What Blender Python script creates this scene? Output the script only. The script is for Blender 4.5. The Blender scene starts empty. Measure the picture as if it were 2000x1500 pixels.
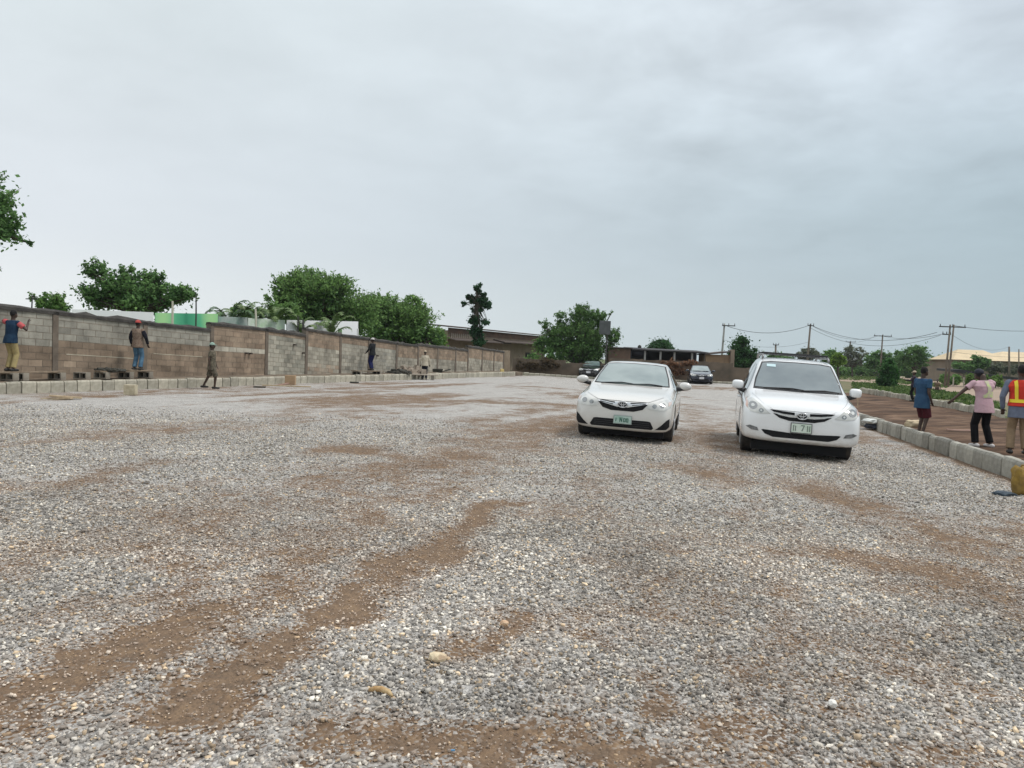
import bpy, bmesh, math, random
import numpy as np
from mathutils import Vector, Matrix
from mathutils.bvhtree import BVHTree
from mathutils.geometry import delaunay_2d_cdt

random.seed(7); RNG = np.random.default_rng(7)
SC = bpy.context.scene
COL = SC.collection
PI = math.pi

# ------------------------------------------------------------------ camera
F = 1500.0; CZ = 1.55
PITCH = math.radians(2.09); ROLL = math.radians(1.976)
fw = Vector((0, math.cos(PITCH), -math.sin(PITCH)))
r0_ = Vector((1, 0, 0)); u0_ = Vector((0, math.sin(PITCH), math.cos(PITCH)))
RT = r0_ * math.cos(ROLL) + u0_ * math.sin(ROLL)
UP = u0_ * math.cos(ROLL) - r0_ * math.sin(ROLL)
CAM = Vector((0, 0, CZ))
cd = bpy.data.cameras.new("camera"); cam = bpy.data.objects.new("camera", cd); COL.objects.link(cam)
cam.matrix_world = Matrix(((RT.x, UP.x, -fw.x, 0), (RT.y, UP.y, -fw.y, 0), (RT.z, UP.z, -fw.z, CZ), (0, 0, 0, 1)))
cd.sensor_width = 36; cd.lens = 27.0; cd.clip_start = 0.05; cd.clip_end = 6000
SC.camera = cam

# ------------------------------------------------------------------ world: overcast sky
SUN_EL = math.radians(60); SUN_ROT = math.radians(92)
w = bpy.data.worlds.new("World"); SC.world = w; w.use_nodes = True
nt = w.node_tree; nt.nodes.clear(); N = nt.nodes.new; LK = nt.links.new
out = N('ShaderNodeOutputWorld')
sky = N('ShaderNodeTexSky'); sky.sky_type = 'NISHITA'; sky.sun_disc = False
sky.sun_elevation = SUN_EL; sky.sun_rotation = SUN_ROT; sky.air_density = 1.5; sky.dust_density = 4
bg1 = N('ShaderNodeBackground'); bg1.inputs[1].default_value = 0.1; LK(sky.outputs[0], bg1.inputs[0])
tc = N('ShaderNodeTexCoord'); sep = N('ShaderNodeSeparateXYZ'); LK(tc.outputs['Generated'], sep.inputs[0])
def M_(op, a, b=None, c=None):
    n = N('ShaderNodeMath'); n.operation = op
    for i, v in enumerate((a, b, c)):
        if v is None: continue
        if isinstance(v, (int, float)): n.inputs[i].default_value = v
        else: LK(v, n.inputs[i])
    return n.outputs[0]
zc = M_('ADD', M_('MAXIMUM', sep.outputs[2], 0.0), 0.16)
cx = M_('DIVIDE', sep.outputs[0], zc); cy = M_('DIVIDE', sep.outputs[1], zc)
comb = N('ShaderNodeCombineXYZ'); LK(cx, comb.inputs[0]); LK(cy, comb.inputs[1])
def noise(scale, detail, rough, off, dist=0.0):
    mp = N('ShaderNodeMapping'); mp.inputs['Location'].default_value = off; LK(comb.outputs[0], mp.inputs[0])
    n = N('ShaderNodeTexNoise'); n.inputs['Scale'].default_value = scale; n.inputs['Detail'].default_value = detail
    n.inputs['Roughness'].default_value = rough; n.inputs['Distortion'].default_value = dist
    LK(mp.outputs[0], n.inputs[0]); return n.outputs[0]
n1 = noise(0.55, 4, .5, (3, 1, 0), .3); n2 = noise(3.0, 5, .55, (0, 5, 2), .25)
# left bright, right duller
def MR(v, a, b, c, d, smooth=False):
    n = N('ShaderNodeMapRange'); LK(v, n.inputs[0])
    if smooth: n.interpolation_type = 'SMOOTHSTEP'
    for i, q in enumerate((a, b, c, d)): n.inputs[i + 1].default_value = q
    return n.outputs[0]
az = MR(sep.outputs[0], -0.55, 0.6, 0, 1)
def RGBmix(f, a, b):
    n = N('ShaderNodeMix'); n.data_type = 'RGBA'
    if isinstance(f, (int, float)): n.inputs[0].default_value = f
    else: LK(f, n.inputs[0])
    for i, v in ((6, a), (7, b)):
        if isinstance(v, tuple): n.inputs[i].default_value = (*v, 1)
        else: LK(v, n.inputs[i])
    return n.outputs[2]
hor = RGBmix(az, (0.74, 0.77, 0.77), (0.34, 0.43, 0.475))
mid = RGBmix(az, (0.62, 0.66, 0.70), (0.325, 0.41, 0.46))
top = RGBmix(az, (0.64, 0.70, 0.72), (0.49, 0.545, 0.60))
zen = (0.86, 0.89, 0.92)
el1 = MR(sep.outputs[2], 0.0, 0.14, 0, 1, True); el2 = MR(sep.outputs[2], 0.14, 0.42, 0, 1, True); el3 = MR(sep.outputs[2], 0.42, 0.85, 0, 1, True)
base = RGBmix(el3, RGBmix(el2, RGBmix(el1, hor, mid), top), zen)
# mottled cloud texture, strongest high up
amp = MR(sep.outputs[2], 0.06, 0.36, 0.04, 0.55, True)
c1 = M_('SUBTRACT', n1, 0.5); c2 = M_('SUBTRACT', n2, 0.5)
bank = MR(sep.outputs[0], -0.25, 0.35, 0.25, 1, True)
mod = M_('ADD', 1.0, M_('MULTIPLY', amp, M_('ADD', M_('MULTIPLY', c1, 0.9), M_('MULTIPLY', M_('MULTIPLY', c2, 1.5), bank))))
vm = N('ShaderNodeVectorMath'); vm.operation = 'SCALE'; LK(base, vm.inputs[0]); LK(mod, vm.inputs[3])
bg2 = N('ShaderNodeBackground'); bg2.inputs[1].default_value = 1.0; LK(vm.outputs[0], bg2.inputs[0])
mx = N('ShaderNodeMixShader'); mx.inputs[0].default_value = 0.93; LK(bg1.outputs[0], mx.inputs[1]); LK(bg2.outputs[0], mx.inputs[2])
LK(mx.outputs[0], out.inputs[0])

sd = bpy.data.lights.new("sun", 'SUN'); sd.energy = 1.5; sd.angle = math.radians(10); sd.color = (1, 0.965, 0.92)
so = bpy.data.objects.new("sun", sd); COL.objects.link(so)
# sun azimuth to match the sky
sdir = Vector((math.sin(SUN_ROT) * math.cos(SUN_EL), math.cos(SUN_ROT) * math.cos(SUN_EL), math.sin(SUN_EL)))
so.rotation_euler = (-sdir).to_track_quat('-Z', 'Y').to_euler()
SC.view_settings.view_transform = 'Standard'; SC.view_settings.look = 'None'
SC.view_settings.exposure = 0.36; SC.view_settings.gamma = 1.0

# ------------------------------------------------------------------ helpers
def ray(px, py): return fw * F + RT * (px - 1000) - UP * (py - 750)
def gh(x, y=0):
    """broad height of the ground: it falls gently towards the right"""
    t = min(max((x - 1.0) / 5.5, 0), 1)
    return -0.19 * t
def gp(px, py, z=None, dz=0.0):
    d = ray(px, py)
    zz = 0.0 if z is None else z
    for _ in range(8):
        P = CAM + d * ((zz + dz - CZ) / d.z)
        if z is not None: break
        zz = gh(P.x, P.y)
    return P
def pt(px, py, Y):
    d = ray(px, py); return CAM + d * (Y / d.y)

def tag(o, label=None, cat=None, group=None, kind=None):
    if label: o['label'] = label
    if cat: o['category'] = cat
    if group: o['group'] = group
    if kind: o['kind'] = kind
    return o
def empty(name, loc, rz=0, label=None, cat=None, group=None):
    o = bpy.data.objects.new(name, None); COL.objects.link(o)
    o.location = loc; o.rotation_euler = (0, 0, rz); o.empty_display_size = .2
    return tag(o, label, cat, group)
def mobj(name, me, m=None, parent=None, smooth=False):
    o = bpy.data.objects.new(name, me); COL.objects.link(o)
    if m is not None and len(me.materials) == 0: me.materials.append(m)
    if parent is not None: o.parent = parent
    if smooth:
        me.polygons.foreach_set('use_smooth', [True] * len(me.polygons))
    return o
def bobj(name, bm, m=None, parent=None, smooth=False, bevel=0):
    me = bpy.data.meshes.new(name); bmesh.ops.recalc_face_normals(bm, faces=bm.faces); bm.to_mesh(me); bm.free()
    o = mobj(name, me, m, parent, smooth)
    if bevel:
        b = o.modifiers.new('bevel', 'BEVEL'); b.width = bevel; b.segments = 2; b.limit_method = 'ANGLE'
    return o
def box(bm, c, s, rot=None, taper=None):
    """box with centre c, full size s"""
    vs = []
    for dz in (-.5, .5):
        for dx, dy in ((-.5, -.5), (.5, -.5), (.5, .5), (-.5, .5)):
            v = Vector((dx * s[0], dy * s[1], dz * s[2]))
            if taper and dz > 0: v.x *= taper[0]; v.y *= taper[1]
            if rot is not None: v = rot @ v
            vs.append(bm.verts.new(v + Vector(c)))
    for f in ((0, 3, 2, 1), (4, 5, 6, 7), (0, 1, 5, 4), (1, 2, 6, 5), (2, 3, 7, 6), (3, 0, 4, 7)):
        bm.faces.new([vs[i] for i in f])
    return vs
def tube(bm, pts, rad, seg=8, caps=True, el=None):
    """lofted tube along points; rad list or number; el=(sx,sy) not used for direction tubes"""
    pts = [Vector(p) for p in pts]
    if not hasattr(rad, '__len__'): rad = [rad] * len(pts)
    rings = []; prev = None
    for i, p in enumerate(pts):
        a = pts[max(i - 1, 0)]; b = pts[min(i + 1, len(pts) - 1)]
        t = (b - a).normalized()
        if prev is None:
            n = t.orthogonal().normalized()
        else:
            n = (prev - t * prev.dot(t))
            n = n.normalized() if n.length > 1e-6 else t.orthogonal().normalized()
        prev = n; bn = t.cross(n)
        rings.append([bm.verts.new(p + (n * math.cos(k * 2 * PI / seg) + bn * math.sin(k * 2 * PI / seg)) * rad[i]) for k in range(seg)])
    for a, b in zip(rings, rings[1:]):
        for k in range(seg): bm.faces.new((a[k], a[(k + 1) % seg], b[(k + 1) % seg], b[k]))
    if caps:
        bm.faces.new(rings[0][::-1]); bm.faces.new(rings[-1])
    return rings
def capsule(bm, p0, p1, r0, r1, seg=12):
    p0 = Vector(p0); p1 = Vector(p1); d = (p1 - p0)
    if d.length < 1e-6: d = Vector((0, 0, 1e-3))
    t = d.normalized(); pts = []; rr = []
    for a in (80, 60, 35, 0):
        A = math.radians(a); pts.append(p0 - t * r0 * math.sin(A)); rr.append(r0 * math.cos(A))
    pts.append((p0 + p1) / 2); rr.append((r0 + r1) / 2)
    for a in (0, 35, 60, 80):
        A = math.radians(a); pts.append(p1 + t * r1 * math.sin(A)); rr.append(r1 * math.cos(A))
    tube(bm, pts, rr, seg)
def ellipsoid(bm, c, s, rot=None, u=16, v=10):
    m = Matrix.Translation(Vector(c)) @ (rot.to_4x4() if rot is not None else Matrix()) @ Matrix.Diagonal((*s, 1))
    bmesh.ops.create_uvsphere(bm, u_segments=u, v_segments=v, radius=1, matrix=m)
def loft(bm, rings):
    R = [[bm.verts.new(Vector(p)) for p in r] for r in rings]; n = len(R[0])
    for a, b in zip(R, R[1:]):
        for k in range(n): bm.faces.new((a[k], a[(k + 1) % n], b[(k + 1) % n], b[k]))
    bm.faces.new(R[0][::-1]); bm.faces.new(R[-1])

# materials --------------------------------------------------------
_mc = {}
def mat(name, col, col2=None, scale=8, rough=.7, metal=0, bump=0, bscale=40, spec=.5, coat=0, objvar=0, detail=5, fac=(.35, .65), trans=0, coord='Object'):
    if name in _mc: return _mc[name]
    m = bpy.data.materials.new(name); m.use_nodes = True; t = m.node_tree; b = t.nodes['Principled BSDF']
    b.inputs['Roughness'].default_value = rough; b.inputs['Metallic'].default_value = metal
    b.inputs['Specular IOR Level'].default_value = spec
    if coat: b.inputs['Coat Weight'].default_value = coat; b.inputs['Coat Roughness'].default_value = .04
    b.inputs['Base Color'].default_value = (*col, 1)
    tcn = t.nodes.new('ShaderNodeTexCoord'); src = None
    if col2 is not None:
        n = t.nodes.new('ShaderNodeTexNoise'); n.inputs['Scale'].default_value = scale; n.inputs['Detail'].default_value = detail
        n.inputs['Roughness'].default_value = .6
        t.links.new(tcn.outputs[coord], n.inputs['Vector'])
        mr = t.nodes.new('ShaderNodeMapRange'); mr.inputs[1].default_value = fac[0]; mr.inputs[2].default_value = fac[1]
        t.links.new(n.outputs[0], mr.inputs[0])
        mxn = t.nodes.new('ShaderNodeMix'); mxn.data_type = 'RGBA'
        mxn.inputs[6].default_value = (*col, 1); mxn.inputs[7].default_value = (*col2, 1)
        t.links.new(mr.outputs[0], mxn.inputs[0]); src = mxn.outputs[2]
    if objvar:
        oi = t.nodes.new('ShaderNodeObjectInfo'); mr = t.nodes.new('ShaderNodeMapRange')
        mr.inputs[3].default_value = 1 - objvar; mr.inputs[4].default_value = 1 + objvar
        t.links.new(oi.outputs['Random'], mr.inputs[0])
        hs = t.nodes.new('ShaderNodeHueSaturation'); t.links.new(mr.outputs[0], hs.inputs['Value'])
        if src is not None: t.links.new(src, hs.inputs['Color'])
        else: hs.inputs['Color'].default_value = (*col, 1)
        src = hs.outputs[0]
    if src is not None: t.links.new(src, b.inputs['Base Color'])
    if bump:
        n = t.nodes.new('ShaderNodeTexNoise'); n.inputs['Scale'].default_value = bscale; n.inputs['Detail'].default_value = 5
        t.links.new(tcn.outputs[coord], n.inputs['Vector'])
        bp = t.nodes.new('ShaderNodeBump'); bp.inputs['Strength'].default_value = bump; bp.inputs['Distance'].default_value = .02
        t.links.new(n.outputs[0], bp.inputs['Height']); t.links.new(bp.outputs[0], b.inputs['Normal'])
    _mc[name] = m; return m
def attr_mat(name, attr, rough=.9, bump=0, bscale=60, noise_amt=.25, nscale=25, trans=0):
    """colour comes from a colour attribute (one colour per block / stone / leaf), with fine noise"""
    if name in _mc: return _mc[name]
    m = bpy.data.materials.new(name); m.use_nodes = True; t = m.node_tree; b = t.nodes['Principled BSDF']
    b.inputs['Roughness'].default_value = rough; b.inputs['Specular IOR Level'].default_value = .25
    a = t.nodes.new('ShaderNodeAttribute'); a.attribute_name = attr
    tcn = t.nodes.new('ShaderNodeTexCoord'); n = t.nodes.new('ShaderNodeTexNoise')
    n.inputs['Scale'].default_value = nscale; n.inputs['Detail'].default_value = 6; n.inputs['Roughness'].default_value = .65
    t.links.new(tcn.outputs['Object'], n.inputs['Vector'])
    mr = t.nodes.new('ShaderNodeMapRange'); mr.inputs[1].default_value = .3; mr.inputs[2].default_value = .7
    mr.inputs[3].default_value = 1 - noise_amt; mr.inputs[4].default_value = 1 + noise_amt
    t.links.new(n.outputs[0], mr.inputs[0])
    vm = t.nodes.new('ShaderNodeVectorMath'); vm.operation = 'SCALE'
    t.links.new(a.outputs['Color'], vm.inputs[0]); t.links.new(mr.outputs[0], vm.inputs[3])
    t.links.new(vm.outputs[0], b.inputs['Base Color'])
    if bump:
        n2 = t.nodes.new('ShaderNodeTexNoise'); n2.inputs['Scale'].default_value = bscale; n2.inputs['Detail'].default_value = 5
        t.links.new(tcn.outputs['Object'], n2.inputs['Vector'])
        bp = t.nodes.new('ShaderNodeBump'); bp.inputs['Strength'].default_value = bump; bp.inputs['Distance'].default_value = .02
        t.links.new(n2.outputs[0], bp.inputs['Height']); t.links.new(bp.outputs[0], b.inputs['Normal'])
    if trans:
        tr = t.nodes.new('ShaderNodeBsdfTranslucent'); t.links.new(vm.outputs[0], tr.inputs[0])
        mxs = t.nodes.new('ShaderNodeMixShader'); mxs.inputs[0].default_value = trans
        t.links.new(b.outputs[0], mxs.inputs[1]); t.links.new(tr.outputs[0], mxs.inputs[2])
        t.links.new(mxs.outputs[0], t.nodes['Material Output'].inputs[0])
    _mc[name] = m; return m
def set_color(me, cols, dom='POINT'):
    a = me.color_attributes.new('col', 'FLOAT_COLOR', dom)
    c = np.ones((len(cols), 4), np.float32); c[:, :3] = cols
    a.data.foreach_set('color', c.ravel())
def np_mesh(name, verts, faces, k):
    """faces array (n,k)"""
    me = bpy.data.meshes.new(name); nv = len(verts); nf = len(faces)
    me.vertices.add(nv); me.vertices.foreach_set('co', np.asarray(verts, np.float32).ravel())
    me.loops.add(nf * k); me.loops.foreach_set('vertex_index', np.asarray(faces, np.int32).ravel())
    me.polygons.add(nf); me.polygons.foreach_set('loop_start', np.arange(0, nf * k, k, dtype=np.int32))
    me.polygons.foreach_set('loop_total', np.full(nf, k, np.int32))
    me.update(calc_edges=True); return me

# value noise (numpy) ------------------------------------------------
_T = RNG.random((256, 256))
def vnoise(x, y):
    xi = np.floor(x).astype(int); yi = np.floor(y).astype(int); fx = x - xi; fy = y - yi
    fx = fx * fx * (3 - 2 * fx); fy = fy * fy * (3 - 2 * fy)
    a = _T[xi & 255, yi & 255]; b = _T[(xi + 1) & 255, yi & 255]; c = _T[xi & 255, (yi + 1) & 255]; d = _T[(xi + 1) & 255, (yi + 1) & 255]
    return (a * (1 - fx) + b * fx) * (1 - fy) + (c * (1 - fx) + d * fx) * fy
def fbm(x, y, o=4):
    s = 0; a = .5; t = 0
    for k in range(o):
        s = s + a * vnoise(x * 2 ** k + 17.3 * k, y * 2 ** k + 9.1 * k); t += a; a *= .5
    return s / t

# ------------------------------------------------------------------ site lines
KL0 = gp(0, 770, 0); KL1 = gp(985, 735, 0)          # left kerb base line
dL = (KL1 - KL0); dL.z = 0; LL = dL.length; dL.normalize(); nL = Vector((-dL.y, dL.x, 0))
KR0 = Vector((8.379, 12.866, 0)); KR1 = Vector((9.887, 19.589, 0))  # right kerb base line
dR = (KR1 - KR0).normalized(); nR = Vector((dR.y, -dR.x, 0))
YB = 65.6                                           # back kerb
def xL(y): return KL0.x + (y - KL0.y) * dL.x / dL.y
def xR(y): return KR0.x + (y - KR0.y) * dR.x / dR.y

# ------------------------------------------------------------------ ground surfaces
STREAKS = [
 ([(-60, 1450), (150, 1370), (300, 1240), (450, 1180), (600, 1090)], .28, .92),
 ([(470, 1370), (600, 1240), (730, 1130), (850, 1060), (1010, 980)], .18, 1.05),
 ([(330, 1010), (600, 950), (850, 890), (1050, 880)], .4, .6),
 ([(550, 1090), (750, 980), (950, 900)], .4, .5),
 ([(250, 1290), (420, 1230), (600, 1120)], .2, .6),
 ([(740, 1430), (950, 1440), (1150, 1400), (1300, 1490)], .15, .72),
 ([(1590, 950), (1750, 1010), (1900, 1080), (2080, 1120)], .5, .8),
 ([(1650, 1090), (1850, 1120), (2000, 1180)], .4, .75),
 ([(1340, 915), (1430, 935)], .5, .65),
 ([(640, 875), (770, 892)], .35, .8),
 ([(780, 785), (920, 783), (1090, 790)], .9, .7),
 ([(900, 825), (1100, 795)], .5, .6),
 ([(0, 1130), (250, 1060), (450, 1000)], .3, .55),
 ([(0, 1230), (250, 1170), (400, 1100)], .3, .6),
 ([(1150, 1215), (1180, 1260)], .13, .7),
 ([(870, 1280), (960, 1215)], .1, .9),
 ([(1280, 1310), (1320, 1400)], .1, .8),
 ([(1340, 790), (1420, 860), (1400, 900)], .5, .45),
 ([(560, 810), (700, 800)], .6, .5), ([(0, 960), (300, 905)], .3, .45), ([(1050, 1000), (1200, 930)], .4, .4),
]
def seg_dist(x, y, A, B):
    ax, ay, bx, by = A[0], A[1], B[0], B[1]
    dx, dy = bx - ax, by - ay; L2 = dx * dx + dy * dy
    t = np.clip(((x - ax) * dx + (y - ay) * dy) / L2, 0, 1)
    return np.hypot(x - ax - t * dx, y - ay - t * dy)
_ST = [([tuple(gp(*q)[:2]) for q in P], h, s) for P, h, s in STREAKS]
def soil(x, y):
    """0 = clean grey stone, 1 = bare brown laterite"""
    wob = (fbm(x * 1.7, y * 1.7, 4) - .5) * .8 + (fbm(x * 7 + 40, y * 7, 3) - .5) * .7
    s = np.zeros_like(x)
    X0, Y0 = x, y
    x = X0 + (fbm(X0 * .9 + 31, Y0 * .9, 4) - .5) * .9 + (fbm(X0 * 4, Y0 * 4 + 77, 3) - .5) * .25; y = Y0 + (fbm(X0 * .9, Y0 * .9 + 53, 4) - .5) * .9
    for P, h, a in _ST:
        d = np.full_like(x, 1e9)
        for A, B in zip(P, P[1:]): d = np.minimum(d, seg_dist(x, y, A, B))
        s = np.maximum(s, a * np.exp(-(d / (h * 1.45)) ** 2))
    x, y = X0, Y0
    # strip along both kerbs
    dk = np.abs((x - KR0.x) * nR.x + (y - KR0.y) * nR.y); s = np.maximum(s, np.clip(1.3 - dk / .35, 0, 1))
    dk = np.abs((x - KL0.x) * nL.x + (y - KL0.y) * nL.y); s = np.maximum(s, .4 * np.clip(1.3 - dk / .5, 0, 1))
    bands = fbm((x * dL.y - y * dL.x) * .55 + 3, (x * dL.x + y * dL.y) * .09, 4)
    s = np.maximum(s, np.clip((bands - .50) * 3.2, 0, .75))
    s = np.maximum(s, np.clip((fbm(x * .35 + 9, y * .35, 4) - .60) * 3, 0, .6))
    return np.clip(s + wob * (s > .02) * 1.0 + (fbm(x * 3, y * 3 + 8, 3) - .62) * .5, 0, 1)
def ghv(x): return -0.19 * np.clip((x - 1.0) / 5.5, 0, 1)
def lot_z(x, y, s=None):
    z = ghv(x) + (fbm(x * .8, y * .8, 3) - .5) * .035
    if s is not None: z = z - .018 * s
    return z

def gravel_material():
    m = bpy.data.materials.new('gravel'); m.use_nodes = True; t = m.node_tree; b = t.nodes['Principled BSDF']
    nn = t.nodes.new; lk = t.links.new
    b.inputs['Roughness'].default_value = .9; b.inputs['Specular IOR Level'].default_value = .2
    tcn = nn('ShaderNodeTexCoord'); at = nn('ShaderNodeAttribute'); at.attribute_name = 'soil'
    def vor(s):
        v = nn('ShaderNodeTexVoronoi'); v.inputs['Scale'].default_value = s; lk(tcn.outputs['Object'], v.inputs['Vector']); return v
    v1 = vor(52); v2 = vor(95); v3 = vor(6)
    def ramp(src, stops):
        r = nn('ShaderNodeValToRGB'); lk(src, r.inputs[0]); e = r.color_ramp.elements
        e[0].position, e[0].color = stops[0][0], (*stops[0][1], 1); e[1].position, e[1].color = stops[-1][0], (*stops[-1][1], 1)
        for p, c in stops[1:-1]: q = e.new(p); q.color = (*c, 1)
        return r.outputs[0]
    sp = nn('ShaderNodeSeparateColor'); lk(v1.outputs['Color'], sp.inputs[0])
    sp2 = nn('ShaderNodeSeparateColor'); lk(v2.outputs['Color'], sp2.inputs[0])
    greys = [(0, (.16, .154, .146)), (.3, (.31, .302, .29)), (.55, (.43, .42, .40)), (.75, (.53, .515, .49)), (.9, (.66, .64, .60)), (1, (.84, .81, .76))]
    g1 = ramp(sp.outputs[0], greys); g2 = ramp(sp2.outputs[1], greys)
    def mix(f, a, c, mode='MIX'):
        n = nn('ShaderNodeMix'); n.data_type = 'RGBA'; n.blend_type = mode
        if isinstance(f, float): n.inputs[0].default_value = f
        else: lk(f, n.inputs[0])
        for i, v in ((6, a), (7, c)):
            if isinstance(v, tuple): n.inputs[i].default_value = (*v, 1)
            else: lk(v, n.inputs[i])
        return n.outputs[2]
    gr = mix(.45, g1, g2)
    n1 = nn('ShaderNodeTexNoise'); n1.inputs['Scale'].default_value = 1.3; n1.inputs['Detail'].default_value = 8; n1.inputs['Roughness'].default_value = .7; lk(tcn.outputs['Object'], n1.inputs['Vector'])
    tone = ramp(n1.outputs[0], [(.3, (.80, .79, .77)), (.7, (1.12, 1.12, 1.13))])
    gr = mix(1.0, gr, tone, 'MULTIPLY')
    n2 = nn('ShaderNodeTexNoise'); n2.inputs['Scale'].default_value = 9; n2.inputs['Detail'].default_value = 12; n2.inputs['Roughness'].default_value = .7; lk(tcn.outputs['Object'], n2.inputs['Vector'])
    so_ = ramp(n2.outputs[0], [(.32, (.036, .017, .008)), (.5, (.132, .068, .030)), (.68, (.29, .175, .085))])
    # threshold: soil attribute against per-stone random value, so stones poke out of the soil
    th = nn('ShaderNodeMath'); th.operation = 'MULTIPLY_ADD'; lk(sp.outputs[2], th.inputs[0]); th.inputs[1].default_value = .75; th.inputs[2].default_value = .12
    df = nn('ShaderNodeMath'); df.operation = 'SUBTRACT'; lk(at.outputs['Fac'], df.inputs[0]); lk(th.outputs[0], df.inputs[1])
    mr = nn('ShaderNodeMapRange'); mr.inputs[1].default_value = -.14; mr.inputs[2].default_value = .14; lk(df.outputs[0], mr.inputs[0])
    col = mix(mr.outputs[0], gr, so_)
    # fines: soil tints the stone a little everywhere
    dust = nn('ShaderNodeMath'); dust.operation = 'MULTIPLY_ADD'; lk(at.outputs['Fac'], dust.inputs[0]); dust.inputs[1].default_value = .45; dust.inputs[2].default_value = .08
    col = mix(dust.outputs[0], col, (.24, .185, .135))
    lk(col, b.inputs['Base Color'])
    bp = nn('ShaderNodeBump'); bp.inputs['Strength'].default_value = .9; bp.inputs['Distance'].default_value = .015; bp.invert = True
    lk(v1.outputs['Distance'], bp.inputs['Height'])
    bp2 = nn('ShaderNodeBump'); bp2.inputs['Strength'].default_value = .5; bp2.inputs['Distance'].default_value = .01
    lk(n2.outputs[0], bp2.inputs['Height']); lk(bp.outputs[0], bp2.inputs['Normal']); lk(bp2.outputs[0], b.inputs['Normal'])
    return m

def build_lot():
    rows = np.concatenate([np.linspace(-9, 1.7, 26)[:-1], 1.7 * (YB / 1.7) ** np.linspace(0, 1, 600)])
    ni = 560; no = 26
    X = np.zeros((len(rows), ni + 2 * no)); 
    for i, y in enumerate(rows):
        a = max(xL(y), -.82 * max(y, 0) - 1.3); b = min(xR(y), .82 * max(y, 0) + 1.3)
        A = xL(y) - .1; B = xR(y) + .1
        a = max(a, A + .3)
        X[i] = np.concatenate([np.linspace(A, a, no, endpoint=False), np.linspace(a, b - .3, ni), np.linspace(b - .3, B, no + 1)[1:]])
    Y = np.repeat(rows[:, None], X.shape[1], 1)
    x = X.ravel(); y = Y.ravel(); s = soil(x, y); z = lot_z(x, y, s)
    z += (fbm(x * 9, y * 9, 3) - .5) * .012 * (y < 14)
    nr, nc = X.shape; idx = np.arange(nr * nc).reshape(nr, nc)
    f = np.stack([idx[:-1, :-1], idx[:-1, 1:], idx[1:, 1:], idx[1:, :-1]], -1).reshape(-1, 4)
    me = np_mesh('gravel_lot', np.stack([x, y, z], 1), f, 4)
    a = me.attributes.new('soil', 'FLOAT', 'POINT'); a.data.foreach_set('value', s.astype(np.float32))
    o = mobj('gravel_lot', me, gravel_material(), smooth=True); o['kind'] = 'structure'
build_lot()

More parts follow.
